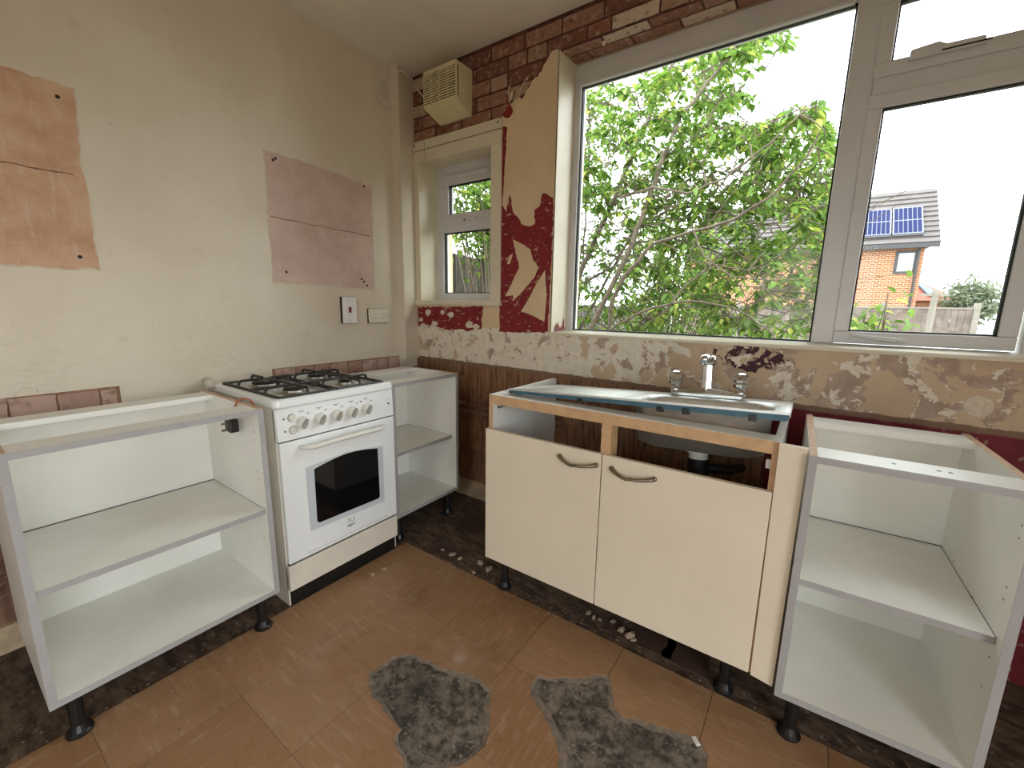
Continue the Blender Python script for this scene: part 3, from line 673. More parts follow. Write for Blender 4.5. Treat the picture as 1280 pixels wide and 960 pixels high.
# drainer half with ribs
nx, ny = 2, 44; prev = None
for j in range(ny + 1):
    yv = KD * j / ny; inside = .05 < yv < KD - .05; rib = -.006 + (.0075 * (0.5 + .5 * math.cos((yv - .05) / .035 * 2 * PI)) if inside else .006)
    rowv = [bm.verts.new((xx, yv, (rib if (0.03 < xx < .44) else 0))) for xx in (0, .029, .031, .05, .42, .439, .441, xs0)]
    if prev:
        for i in range(7): bm.faces.new((prev[i], prev[i + 1], rowv[i + 1], rowv[i]))
    prev = rowv
o = mb.build('bowl_and_drainer', 'steel', SK, smooth=True); md = o.modifiers.new('sheet', 'SOLIDIFY'); md.thickness = .0015; md.offset = -1
mb = MB(); mb.box(0, KW, -.003, .0, -.004, .004); mb.box(0, KW, KD, KD + .003, -.018, .002); mb.box(-.002, 0, 0, KD, -.018, .003); mb.box(KW, KW + .002, 0, KD, -.012, .003); mb.build('rim', 'steel', SK, .0015)
mb = MB(); mb.hull([(.03, -.003, -.016), (KW - .005, -.003, -.021), (KW - .005, .006, -.021), (.03, .006, -.016), (0, -.0035, -.003), (KW, -.0035, -.003), (KW, .004, -.003), (0, .004, -.003)]); mb.build('film_covered_lip', 'blue_film', SK)
mb = MB(); mb.box(KW - .02, KW - .002, .003, KD - .02, -.06, -.018)
for x_ in (.315, .60, .68, .865):
    MB().box(x_ - .011, x_ + .011, -.0045, .012, -.030 if x_ > .5 else -.022, -.010).build('fixing_clip', 'black_plastic', SK, .002)
mb.bm.free()
# waste and trap under the bowl
wx, wy = .69, .2
MB().lathe([(.045, -.168), (.045, -.182), (.032, -.184), (.032, -.205)], 18, Matrix.Translation((wx, wy, 0))).build('waste_nut', 'trap_white', SK)
MB().lathe([(.028, -.205), (.036, -.21), (.036, -.30), (.02, -.31)], 16, Matrix.Translation((wx, wy, 0))).tube([(wx, wy, -.24), (wx + .1, wy + .05, -.24), (wx + .12, wy + .16, -.25)], .018, 10).build('bottle_trap', 'black_plastic', SK)
MB().lathe([(.02, -.019), (.02, -.03), (.012, -.032)], 14, Matrix.Translation((BX[0] + .2, BX[3] - .0095, -.02))).build('overflow', 'dark_gap', SK)
MB().lathe([(.032, -.1647), (.03, -.1625)], 18, Matrix.Translation((wx, wy, 0))).build('drain_ring', 'steel_dull', SK)
# tap
tp = empty('mixer_tap', (.672, .392, 0)); tp.parent = SK
hw = .118
MB().prism([(-hw - .012, -.02, 0), (-hw - .008, -.026, 0), (hw + .008, -.026, 0), (hw + .012, -.02, 0), (hw + .012, .02, 0), (hw + .008, .026, 0), (-hw - .008, .026, 0), (-hw - .012, .02, 0)], (0, 0, .014)).hull([(-hw, -.02, .013), (0, -.026, .013), (0, .026, .013), (-hw, .02, .013), (-hw, -.016, .018), (0, -.022, .038), (0, .022, .038), (-hw, .016, .02)]).hull([(0, -.026, .013), (hw, -.02, .013), (hw, .02, .013), (0, .026, .013), (0, -.022, .038), (hw, -.016, .02), (hw, .016, .02), (0, .022, .038)]).build('tap_body', 'chrome', tp, .002)
MB().lathe([(.024, .03), (.0225, .05), (.0215, .125), (.0215, .126)], 8, Matrix.Translation((0, 0, 0))).build('column', 'chrome', tp)
MB().lathe([(.023, .124), (.027, .127), (.028, .146), (.024, .158), (.013, .164)], 14).tube([(0, -.005, .147), (0, -.05, .152), (0, -.085, .150), (0, -.10, .138)], [.019, .017, .016, .016], 12).build('spout', 'chrome', tp, smooth=True)
for s_ in (-1, 1):
    h_ = MB().lathe([(.019, .012), (.018, .03), (.014, .034), (.014, .042)], 16, Matrix.Translation((s_ * hw, 0, 0))).build('valve', 'chrome', tp, smooth=True)
    prof = [(.019, .042), (.0265, .047), (.0275, .056), (.0255, .064), (.027, .072), (.025, .084), (.019, .094), (.009, .099)]
    MB().lathe(prof, 8, Matrix.Translation((s_ * hw, 0, 0)) @ Matrix.Rotation(.2, 4, 'Z')).build('handwheel', 'chrome', h_)

# ------------------------------------------------------------------ cooker
KX, KY0, KY1 = .590, -1.239, -.693
CK = empty('gas_cooker', (KX, KY0, 0), PI / 2, 'white freestanding gas cooker with black pan supports and dark oven window', 'cooker')
CW = KY1 - KY0; CD = .555                 # local x across, y into the wall
bd = MB(); bd.box(.0, .006, .02, CD, .0, .83); bd.box(CW - .006, CW, .02, CD, .0, .83); bd.box(.006, CW - .006, CD - .006, CD, .06, .83); bd.box(.006, CW - .006, .04, CD - .006, .055, .80)
bd.build('body', 'enamel_old', CK)
MB().box(.007, CW - .007, .018, .038, 0, .07).build('plinth', 'black_plastic', CK)
MB().box(.007, CW - .007, .012, .04, .0705, .83).build('front_seam', 'dark_gap', CK)
fa = MB().hull([(0, .0, .699), (CW, .0, .699), (CW, .03, .699), (0, .03, .699), (0, .006, .829), (CW, .006, .829), (CW, .03, .829), (0, .03, .829)]).build('control_panel', 'enamel', CK, .004)
# knobs
kz = .759
def sy(z): return .006 * (z - .699) / .13
ky = [.100, .174, .249, .322, .396]
src = {}
for i, x_ in enumerate(ky):
    T_ = Matrix.Translation((x_, sy(kz), kz)) @ Matrix.Rotation(PI / 2, 4, 'X')
    k_ = MB().lathe([(.0265, 0), (.0265, .004), (.024, .009), (.022, .016), (.0205, .018)], 22, T_).build('knob', 'knob', fa, smooth=False)
    rot = T_ @ Matrix.Rotation(-.5, 4, 'Z')
    MB().prism([rot @ Vector(p) for p in ((-.006, -.02, .017), (.006, -.02, .017), (.0075, .0, .017), (.003, .02, .017), (-.003, .02, .017), (-.0075, 0, .017))], (rot.to_3x3() @ Vector((0, 0, .014)))).build('grip', 'knob_grey', k_, .0015)
    for a_, b_, w_ in ((-.012, .046, .024), (-.003, .041, .006), (.022, .033, .012), (.024, .030, .004)):
        MB().box(x_ + a_, x_ + a_ + w_, sy(kz + b_) - .0012, sy(kz + b_) + .001, kz + b_, kz + b_ + .0022).build('mark', 'print_grey', fa)
for (x_, z_) in ((.060, .787), (.061, .738)):
    b_ = MB().lathe([(.0145, 0), (.0145, .004), (.0125, .006)], 18, Matrix.Translation((x_, sy(z_), z_)) @ Matrix.Rotation(PI / 2, 4, 'X')).build('push_button', 'knob', fa)
    MB().lathe([(.0162, -.0005), (.0162, .0008)], 18, Matrix.Translation((x_, sy(z_), z_)) @ Matrix.Rotation(PI / 2, 4, 'X')).build('button_ring', 'print_grey', b_)
    MB().lathe([(.0045, -.0005), (.0045, .0008)], 8, Matrix.Translation((x_ - .031, sy(z_), z_)) @ Matrix.Rotation(PI / 2, 4, 'X')).build('mark', 'print_grey', fa)
MB().lathe([(.0048, -.0005), (.0048, .0009)], 12, Matrix.Translation((.518, sy(.762), .762)) @ Matrix.Rotation(PI / 2, 4, 'X')).build('indicator', 'print_black', fa)
MB().box(.514, .522, sy(.78) - .0008, sy(.78) + .001, .7785, .7805).build('mark', 'print_grey', fa)
MB().box(.366, .374, sy(.795) - .0008, sy(.795) + .001, .794, .799).build('mark', 'print_black', fa)
# oven door
dr = empty('oven_door', (0, 0, 0)); dr.parent = CK
MB().box(.004, CW - .001, .0, .028, .189, .694).build('door_panel', 'enamel', dr, .004)
MB().prism([(.098, -.0006, .295), (.472, -.0006, .285), (.474, -.0006, .565), (.285, -.0006, .588), (.096, -.0006, .572)], (0, .002, 0)).build('window_recess', 'enamel_grey', dr)
gp = []
for i in range(9):
    t = i / 8; gp.append((.132 + .312 * t, -.0012, .556 + .022 * math.sin(PI * t) + .004 * t))
gpts = [(.140, -.0012, .317), (.436, -.0012, .312), (.446, -.0012, .320)] + [(p[0], p[1], p[2]) for p in gp[::-1]] + [(.130, -.0012, .325)]
MB().prism(gpts, (0, .003, 0)).build('door_glass', 'oven_glass', dr)
hp_ = []; hr = []
for i in range(17):
    t = i / 16; e_ = min(1, min(t, 1 - t) / .09); hp_.append((.078 + .40 * t, -.004 - .034 * (e_ ** .5), .662 + .004 * math.sin(PI * t))); hr.append(.0105 if 0 < i < 16 else .009)
MB().tube(hp_, hr, 12).build('handle', 'knob', dr, smooth=True)
lgm = empty('maker_badge'); lgm.parent = dr
for (x0, x1, z0, z1) in ((.272, .274, .258, .276), (.272, .284, .274, .276), (.280, .290, .268, .2695), (.280, .290, .262, .2635), (.280, .2815, .262, .2695), (.300, .302, .258, .280), (.290, .302, .258, .260), (.266, .308, .2455, .248), (.268, .304, .2405, .243), (.272, .290, .2365, .238)):
    MB().box(x0, x1, -.0008, .001, z0, z1).build('stroke', 'print_grey', lgm)
MB().box(.08, CW - .06, -.0006, .001, .2045, .2058).build('scuff', 'knob_grey', dr)
MB().box(0, CW, .0, .03, .071, .180).build('drawer_front', 'enamel_old', CK, .004)
# hob
hb = empty('hob', (0, 0, 0)); hb.parent = CK
mb = MB(); bm = mb.bm
L = loops([rrect(-.004, CW + .004, -.004, CD + .004, .025, .832), rrect(-.006, CW + .006, -.006, CD + .006, .028, .838), rrect(-.004, CW + .004, -.004, CD + .004, .03, .858), rrect(.004, CW - .004, .004, CD - .004, .03, .864), rrect(.018, CW - .018, .018, CD - .018, .03, .864), rrect(.024, CW - .024, .024, CD - .024, .028, .852)])
bm.faces.new(L[-1]); bm.faces.new(L[0][::-1])
mb.build('hob_tray', 'enamel', hb, smooth=False)
burn = [(.150, .15, .036), (.394, .15, .028), (.150, .39, .050), (.394, .39, .038)]
for (x_, y_, r_) in burn:
    bb = MB().lathe([(r_ + .016, .8522), (r_ + .012, .857), (r_ + .004, .858), (r_ + .002, .866)], 22, Matrix.Translation((x_, y_, 0))).build('burner', 'steel_dull', hb)
    MB().lathe([(r_ + .002, .866), (r_ + .003, .872), (r_ - .002, .877), (r_ * .5, .879)], 22, Matrix.Translation((x_, y_, 0))).build('burner_cap', 'black_iron', bb)
for side in (0, 1):
    x0, x1 = (.035, CW / 2 - .006) if side == 0 else (CW / 2 + .006, CW - .035)
    g_ = empty('pan_support'); g_.parent = hb; zt_ = .888; zb_ = .864
    fr = MB(); fr.tube([(x0, .035, zb_), (x1, .035, zb_), (x1, CD - .035, zb_), (x0, CD - .035, zb_), (x0, .035, zb_)], .0066, 6)
    fr.tube([(x0, CD / 2, zb_), (x1, CD / 2, zb_)], .0066, 6)
    fr.build('outer_bar', 'black_iron', g_)
    for cy_ in (.15, .385):
        cx_ = (x0 + x1) / 2
        for (dx, dy) in ((1, 0), (-1, 0), (0, 1), (0, -1)):
            ex = x1 if dx > 0 else x0 if dx < 0 else cx_; ey = (CD / 2 if cy_ < .25 else CD - .035) if dy > 0 else (.035 if cy_ < .25 else CD / 2) if dy < 0 else cy_
            MB().tube([(ex, ey, zb_), (ex - dx * .006, ey - dy * .006, zb_ + .018), (ex - dx * .016, ey - dy * .016, zt_), (cx_ + dx * .028, cy_ + dy * .028, zt_)], .0062, 6).build('finger', 'black_iron', g_)
    for (fx, fy) in ((x0, .035), (x1, .035), (x0, CD - .035), (x1, CD - .035)): MB().lathe([(.006, .8515), (.006, zb_)], 8, Matrix.Translation((fx, fy, 0))).build('foot', 'black_iron', g_)

# ------------------------------------------------------------------ small fittings
fan = empty('extractor_fan', (.255, -.0037, 2.30), 0, 'yellowed boxy extractor fan with slatted grille on the brick wallpaper', 'extractor fan')
fw_, fh_, fd_ = .245, .19, .135
MB().hull([(.012, 0, -.045), (fw_ - .004, 0, -.045), (fw_ - .004, -.02, -.045), (.012, -.02, -.045), (-.0, 0, .005), (fw_, 0, .005), (fw_, -fd_, .005), (0, -fd_, .005)]).build('lower_housing', 'fan_cream', fan, .003)
MB().box(0, fw_, -fd_ + .02, 0, .005, fh_).build('housing', 'fan_cream', fan, .004)
MB().box(.002, fw_ - .0005, -fd_ + .006, -fd_ + .0205, .022, fh_ - .022).build('grille_shadow', 'dark_gap', fan)
MB().box(0, fw_, -fd_, -fd_ + .02, fh_ - .022, fh_).build('grille_top', 'fan_cream', fan, .003)
MB().box(0, fw_, -fd_, -fd_ + .02, .005, .022).build('grille_bottom', 'fan_cream', fan, .002)
ns = 11
for i in range(ns):
    z_ = .024 + (fh_ - .048) * (i + .5) / ns
    MB().box(.002, fw_ - .001, -fd_, -fd_ + .008, z_ - .0030, z_ + .0030).build('slat', 'fan_cream', fan)
for i in range(5): MB().box(fw_ * i / 4 - (.0 if i == 0 else .004), fw_ * i / 4 + (.004 if i == 0 else 0), -fd_ - .0005, -fd_ + .013, .02, fh_ - .02).build('grille_bar', 'fan_cream', fan)
MB().lathe([(.003, 0), (.003, .001)], 8, Matrix.Translation((.062, -fd_ - .0003, .014)) @ Matrix.Rotation(PI / 2, 4, 'X')).build('screw_head', 'dark_gap', fan)
cab = MB().tube([at((497, 90), 1, -.165), at((503, 88), 1, -.16), at((510, 96), 1, -.12), at((516, 104), 1, -.02), (.16, -.012, 2.40), (.256, -.03, 2.405)], .005, 6).build('fan_cable', 'cable_white')
tag(cab, 'pale cable looping over the boxing to the extractor fan', 'cable')
bl = empty('blank_plate', (0, -.232, 2.44), 0, 'small painted-over connection plate high up on the cream wall', 'wall plate')
MB().box(0, .012, -.043, .043, -.043, .043).build('plate', 'cable_white', bl, .003)
for z_ in (-.03, .03): MB().lathe([(.003, 0), (.003, .001)], 8, Matrix.Translation((.012, .0, z_)) @ Matrix.Rotation(PI / 2, 4, 'Y')).build('screw_head', 'print_grey', bl)
MB().tube([(.006, -.03, -.043), (.008, -.022, -.075), (.01, .01, -.10), (.008, .05, -.098), (.008, .072, -.08)], .004, 6).build('cable', 'cable_white', bl)
# cooker switch
sw = empty('cooker_switch', (0, -.516, 1.186), .0, 'white upright cooker switch plate with a red rocker above the cooker', 'switch')
MB().box(0, .012, -.046, .046, -.074, .074).build('back_box', 'dark_gap', sw); MB().box(.012, .022, -.043, .045, -.073, .073).build('plate', 'switch_white', sw, .003)
MB().box(.022, .027, -.008, .008, -.014, .018).build('rocker', 'red_rocker', sw, .002)
for z_ in (-.058, .058): MB().lathe([(.0035, 0), (.003, .001)], 8, Matrix.Translation((.022, 0, z_)) @ Matrix.Rotation(PI / 2, 4, 'Y')).build('screw_head', 'print_grey', sw)
MB().box(.022, .0226, -.010, .010, -.0265, -.0245).build('lettering', 'print_grey', sw)
# double socket
sk = empty('double_socket', (0, -.31, 1.152), 0, 'cream double wall socket beside the corner boxing', 'socket')
MB().box(0, .004, -.075, .074, -.044, .043).build('back_box', 'dark_gap', sk); MB().box(.004, .014, -.072, .073, -.042, .042).build('plate', 'socket_cream', sk, .003)
for s_ in (-.036, .036):
    for (a, b, w_, h_) in ((0, .008, .0035, .008), (-.011, -.014, .007, .004), (.011, -.014, .007, .004)):
        MB().box(.0138, .0146, s_ + a - w_ / 2, s_ + a + w_ / 2, b - h_ / 2, b + h_ / 2).build('pin_slot', 'dark_gap', sk)
for s_ in (-.01, .01): MB().box(.014, .0185, s_ - .006, s_ + .006, .012, .03).build('rocker', 'switch_white', sk, .0015)
for s_ in (-.062, .062): MB().lathe([(.003, 0), (.003, .001)], 8, Matrix.Translation((.014, s_, .003)) @ Matrix.Rotation(PI / 2, 4, 'Y')).build('screw_head', 'print_grey', sk)
# black plug hanging in the cabinet beside the cooker
pp_ = at((290, 532), 1, -1.352)
pg = empty('mains_plug', pp_, 0, 'black three-pin plug hanging inside the cabinet on an orange lead', 'plug')
MB().hull([(-.024, -.016, -.02), (.022, -.016, -.024), (.022, .016, -.024), (-.024, .016, -.02), (-.024, -.016, .024), (.022, -.016, .026), (.022, .016, .026), (-.024, .016, .024)]).build('plug_body', 'black_plastic', pg, .006)
for (a, b) in ((-.012, -.010), (-.012, .010), (.012, 0)): MB().box(-.002 + b * .3, .003 + b * .3, -.034, -.015, a - .003, a + .003).build('pin', 'pewter', pg)
q0 = Vector((0, .004, .022)); MB().tube([q0, Vector((.0, .012, .05)), Vector((.001, .018, .85 - pp_.z)), Vector((.002, .023, .864 - pp_.z)), Vector((.003, .031, .871 - pp_.z)), Vector((.003, .043, .874 - pp_.z)), Vector((.003, .056, .871 - pp_.z)), Vector((.003, .069, .862 - pp_.z)), Vector((.0, .083, .84 - pp_.z)), Vector((0, .085, .78 - pp_.z))], .0035, 6).build('lead', 'cable_orange', pg)
# pipes on the back wall
for k, (dz, x1) in enumerate(((0, 1.16), (.045, 1.16))):
    y_ = -.03 - .01 * k; z_ = .575 + dz
    o = MB().tube([(.03, y_, z_ + .006), (.6, y_, z_), (x1, y_, z_ - .008)], .0075, 8).build('water_pipe', 'copper'); tag(o, 'upper dull copper pipe running along the bare wall' if k else 'lower dull copper pipe running along the bare wall', 'pipe', 'pipes behind the corner')
    for x_ in (.42, .9): MB().box(x_ - .012, x_ + .012, y_ - .012, 0, z_ - .013, z_ + .013).build('pipe_clip', 'copper', o, .003)
vl = empty('stop_valve', (.47, -.03, .575), 0, 'small brass stop valve on the pipes beside the corner cabinet', 'valve')
MB().tube([(-.03, 0, 0), (.03, 0, 0)], .013, 8).tube([(0, 0, 0), (0, 0, -.035)], .009, 8).build('valve_body', 'copper', vl); MB().lathe([(.014, 0), (.016, .006), (.012, .012)], 8, Matrix.Translation((0, -.012, 0)) @ Matrix.Rotation(PI / 2, 4, 'X')).build('valve_head', 'copper', vl)
st_ = MB().tube([(.003, -1.243, .877), (.06, -1.262, .872), (.085, -1.262, .85)], .016, 10).build('pipe_stub', 'cable_white'); tag(st_, 'stubby white painted pipe end behind the cooker edge', 'pipe')
# plaster chips and crumbs on the floor
def chunk(name, p, s_, seed, mat='plaster_chip'):
    rr = random.Random(seed); bm = bmesh.new(); bmesh.ops.create_icosphere(bm, subdivisions=1, radius=1)
    for v in bm.verts: v.co = Vector((v.co.x * s_ * rr.uniform(.7, 1.5), v.co.y * s_ * rr.uniform(.5, 1.0), max(-.35, v.co.z) * s_ * rr.uniform(.3, .6)))
    lo_ = min(v.co.z for v in bm.verts)
    for v in bm.verts: v.co.z -= lo_
    mb = MB(); mb.bm.free(); mb.bm = bm; o = mb.build(name, mat); o.location = p; o.rotation_euler.z = rr.uniform(0, 6); return o
for k, (px, s_) in enumerate((((735, 767), .016), ((742, 772), .012), ((766, 778), .014), ((776, 788), .018), ((787, 795), .022), ((779, 785), .009), ((792, 800), .013), ((750, 775), .009))):
    p = at(px, 2, -.0005); p.z = -.0005
    tag(chunk('plaster_chip', p, s_, 50 + k), 'pale plaster chip lying under the front edge of the sink doors', 'plaster chip', 'plaster chips by the sink unit')
for k, (px, s_) in enumerate((((553, 688), .014), ((566, 694), .02), ((575, 699), .016), ((600, 704), .02), ((611, 712), .022), ((592, 716), .012))):
    p = at(px, 2, -.0035); p.z = -.0035
    tag(chunk('plaster_chip', p, s_, 80 + k), 'plaster lump on the bare strip between cooker and sink cabinet', 'plaster chip', 'plaster lumps on the bare strip')
p = at((870, 927), 2, -.0035); o = MB().box(-.007, .007, -.013, .013, 0, .004).build('paint_flake', 'switch_white', None, .0015); o.location = p; o.rotation_euler.z = .75; tag(o, 'small white flake lying on the larger bare concrete patch', 'paint flake')
for k, px in enumerate(((466, 718), (480, 711))): tag(chunk('plaster_crumb', at(px, 2, .0004), .014, 120 + k), 'white crumb against the black cooker plinth', 'plaster chip', 'crumbs at the cooker')
mb = MB()
for k in range(260):
    zone = R.random()
    if zone < .45: p = Vector((R.uniform(.6, 2.3), R.gauss(-.60, .03), 0))
    elif zone < .7: p = Vector((R.gauss(.56, .03), R.uniform(-2.0, -1.3), 0))
    else: p = Vector((R.uniform(.6, 2.6), R.uniform(-1.9, -.64), 0))
    if any(abs(p.x - a) < .05 and abs(p.y - b) < .05 for a, b in ((.6, -1.862), (.6, -1.356), (1.205, -.615), (1.65, -.615), (2.087, -.605), (2.27, -.655), (2.58, -.655))) or p.y > -.56: continue
    base = .0004 if (p.x > .58 and p.y < -.637) else -.0035
    s_ = R.uniform(.0008, .0026); a_ = R.uniform(0, 3)
    mb.box(-s_, s_, -s_ * .7, s_ * .7, 0, s_ * .7, Matrix.Translation((p.x, p.y, base)) @ Matrix.Rotation(a_, 4, 'Z'))
tag(mb.build('floor_grit', 'plaster_chip'), 'fine grit and crumbs scattered over the floor', 'grit', kind='stuff')

# ------------------------------------------------------------------ outside
GZ = -.25
gd = tag(MB().box(-40, 45, -40, 60, GZ - .1, GZ).build('ground', 'grass'), 'rough garden ground', kind='structure')
# side fence of upright boards
sf_ = empty('board_fence', (-1.25, .5, GZ), 0, 'weathered grey upright board fence beside the small window', 'fence')
bsrc = None
for k in range(60):
    y_ = k * .155
    if bsrc is None:
        bsrc = MB().hull([(0, 0, 0), (.022, 0, 0), (.008, .165, 0), (-.004, .165, 0), (0, 0, 2.05), (.022, 0, 2.05), (.008, .165, 2.05), (-.004, .165, 2.05)]).build('board', 'fence_dark', sf_)
    else: share('board', bsrc, sf_, (R.uniform(-.004, .004), y_, R.uniform(-.02, .0)), scale=(1, 1, 1 if y_ < 3 else .74))
for z_ in (.4, 1.3): MB().box(-.06, -.005, 0, 9.3, z_, z_ + .08).build('fence_rail', 'fence_dark', sf_)
# far fence of panels between concrete posts
yf = 14.0
ff = empty('panel_fence', (0, yf, GZ), 0, 'low grey panel fence between concrete posts in front of the brick house', 'fence')
ptop = at((1150, 384), 1, yf).z - GZ
for k in range(-3, 4):
    x_ = at((1222, 383), 1, yf).x + k * 1.83
    if x_ > at((1222, 383), 1, yf).x + .1: break
    MB().box(x_ - .06, x_ + .06, -.06, .06, 0, ptop + .12).build('post', 'concrete_post', ff)
    if k < 0 or True:
        a, b = x_ - 1.77, x_ - .06
        for j in range(13):
            w_ = (b - a) / 13; MB().box(a + j * w_, a + (j + .94) * w_, -.012 + .006 * (j % 2), .012, .12, ptop - .03).build('slat', 'fence_far', ff)
        MB().box(a, b, -.03, .03, ptop - .04, ptop).build('capping', 'concrete_post', ff); MB().box(a, b, -.025, .025, 0, .12).build('gravel_board', 'concrete_post', ff)
pt = at((1170, 362), 1, 11.0); pb_ = at((1163, 412), 1, 11.0)
pl_ = MB().tube([(pt.x, 11.0, GZ), (pt.x, 11.0, pt.z)], .055, 8).box(pt.x - .22, pt.x + .22, 10.97, 11.03, pt.z - .14, pt.z - .08).build('washing_post', 'concrete_post'); tag(pl_, 'grey post with a short crossbar standing before the panel fence', 'post')
# brick house, front parallel to the window wall
yh = 31.0
hs = empty('brick_house', (0, yh, GZ), 0, 'orange brick house with grey roof and solar panels behind the fence', 'house')
wR = at((1158, 305), 1, yh).x; eL = at((1175.7, 303), 1, yh - .35); ez = eL.z - GZ; er = eL.x
xl = er - 13.0
MB().box(xl, wR, 0, 7, 0, ez + .1).build('brick_wall', 'house_brick', hs)
rdg_y = 3.6; rg = at((1177, 235), 1, yh + rdg_y); rz_ = rg.z - GZ
sl_ = Vector((0, rdg_y + .35, rz_ - ez)); sln = sl_.normalized(); nrm = Vector((0, -sln.z, sln.y))
rf = empty('roof'); rf.parent = hs
nr = 11
for k in range(nr):
    a = Vector((0, -.35, ez)) + sl_ * (k / nr); b = Vector((0, -.35, ez)) + sl_ * ((k + 1.08) / nr)
    MB().hull([Vector((xl, *a.yz)), Vector((er, *a.yz)), Vector((er, *b.yz)) , Vector((xl, *b.yz)), Vector((xl, *(a + nrm * .12).yz)), Vector((er, *(a + nrm * .12).yz)), Vector((er, *(b + nrm * .03).yz)), Vector((xl, *(b + nrm * .03).yz))]).build('tile_course', 'roof_grey', rf)
MB().prism([(xl, -.3, ez), (xl, rdg_y, rz_), (xl, 2 * rdg_y + .3, ez)], (er - xl - .1, 0, 0)).build('roof_core', 'roof_dark', rf)
MB().box(xl, er, -.45, -.3, ez - .22, ez + .02).build('gutter', 'roof_dark', hs)
MB().tube([(wR - .25, -.1, 0), (wR - .25, -.1, ez - .1)], .06, 8).build('downpipe', 'roof_dark', hs)
a = at((1120.5, 314), 1, yh); b = at((1143, 342), 1, yh)
wd = empty('window'); wd.parent = hs
MB().box(a.x, b.x, -.06, .04, b.z - GZ, a.z - GZ).build('window_frame', 'roof_dark', wd); MB().box(a.x + .14, b.x - .14, -.075, -.05, b.z - GZ + .14, a.z - GZ - .14).build('window_pane', 'far_glass', wd)
# solar panels on the slope
def on_slope(px):
    d = FWD + RGT * ((px[0] - 640) / FPX) - UPV * ((px[1] - 480) / FPX); base = Vector((0, yh - .35, ez + GZ)); nn = Vector((0, -sln.z, sln.y)); t = (base + nn * .2 - CAM).dot(nn) / d.dot(nn); return CAM + d * t
tr_ = on_slope((1155, 258)); br_ = on_slope((1152, 291)); pw = (tr_.x - on_slope((1116, 262)).x)
spx = tr_.x - .05; ph = (tr_ - br_).length
for c_ in range(3):
    sp = empty('solar_panel'); sp.parent = hs
    x1 = spx - c_ * pw; x0 = x1 - pw + .06
    o_ = Vector((0, br_.y - yh, br_.z - GZ))
    def slab(nm, xa, xb, t0, t1, h0, h1, mat): 
        A = o_ + sln * (ph * t0); B = o_ + sln * (ph * t1)
        MB().hull([Vector((xa, *(A + nrm * h0).yz)), Vector((xb, *(A + nrm * h0).yz)), Vector((xb, *(B + nrm * h0).yz)), Vector((xa, *(B + nrm * h0).yz)), Vector((xa, *(A + nrm * h1).yz)), Vector((xb, *(A + nrm * h1).yz)), Vector((xb, *(B + nrm * h1).yz)), Vector((xa, *(B + nrm * h1).yz))]).build(nm, mat, sp)
    slab('panel_frame', x0, x1, 0, 1, -.1, .03, 'solar_frame'); slab('panel_underside', x0, x1, -.06, 0, -.12, .0, 'roof_dark')
    for r2 in range(2):
        for k in range(6):
            cw_ = (x1 - x0 - .1) / 6; slab('cell_strip', x0 + .05 + k * cw_ + .018, x0 + .05 + (k + 1) * cw_ - .018, .03 + r2 * .49, .48 + r2 * .49, .03, .045, 'solar')
# neighbouring lower house with a blue solar roof
y2 = 40.0; h2 = empty('small_house', (0, y2, GZ), 0, 'distant low brick house with red roof and blue panel', 'house')
a = at((1156, 352), 1, y2); b = at((1199, 376), 1, y2); c_ = at((1166, 349), 1, y2 + 3)
MB().box(a.x - 2, b.x - .4, 0, 6, 0, b.z - GZ).build('brick_wall', 'house_brick', h2)
MB().hull([(a.x - 2.4, -.4, b.z - GZ), (b.x, -.4, b.z - GZ), (b.x, 6.4, b.z - GZ), (a.x - 2.4, 6.4, b.z - GZ), (a.x - 2.4, 2.9, c_.z - GZ + .35), (b.x - 2.6, 2.9, c_.z - GZ + .35), (b.x - 2.6, 3.1, c_.z - GZ + .35), (a.x - 2.4, 3.1, c_.z - GZ + .35)]).build('roof', 'roof_red', h2)
s1 = Vector((0, 3.3, c_.z + .35 - b.z)).normalized(); n1 = Vector((0, -s1.z, s1.y)); A = Vector((0, -.4, b.z - GZ)) + s1 * .5 + n1 * .12; B = A + s1 * 2.2
MB().hull([Vector((a.x + .3, *A.yz)), Vector((b.x - 1.0, *A.yz)), Vector((b.x - 2.2, *B.yz)), Vector((a.x - .4, *B.yz)), Vector((a.x + .3, *(A + n1 * .1).yz)), Vector((b.x - 1.0, *(A + n1 * .1).yz)), Vector((b.x - 2.2, *(B + n1 * .1).yz)), Vector((a.x - .4, *(B + n1 * .1).yz))]).build('solar_panel', 'solar_blue', h2)

# ---- leaves and shrubs
def leaf_geo(bm, p, d, up, L, W):
    d = d.normalized(); s_ = d.cross(up)
    if s_.length < .05: s_ = d.cross(Vector((1, 0, 0)))
    s_.normalize(); n_ = s_.cross(d)
    sec = ((0, 0, 0), (.3, .9, -.02), (.62, .85, -.06), (1, 0, -.2))
    v0 = bm.verts.new(p); vt_ = bm.verts.new(p + d * L + n_ * (sec[3][2] * L)); md_ = []
    for (t, ww, dr_) in sec[1:3]:
        c0 = p + d * (L * t) + n_ * (dr_ * L); md_.append((bm.verts.new(c0 + s_ * (W * .5 * ww) + n_ * (.12 * W)), bm.verts.new(c0), bm.verts.new(c0 - s_ * (W * .5 * ww) + n_ * (.12 * W))))
    a, b = md_
    for f in ((v0, a[1], a[0]), (v0, a[2], a[1]), (a[0], a[1], b[1], b[0]), (a[1], a[2], b[2], b[1]), (b[0], b[1], vt_), (b[1], b[2], vt_)): bm.faces.new(f)
def inside(pt_, poly):
    x, y = pt_; c = False; j = len(poly) - 1
    for i in range(len(poly)):
        if ((poly[i][1] > y) != (poly[j][1] > y)) and (x < (poly[j][0] - poly[i][0]) * (y - poly[i][1]) / (poly[j][1] - poly[i][1]) + poly[i][0]): c = not c
        j = i
    return c
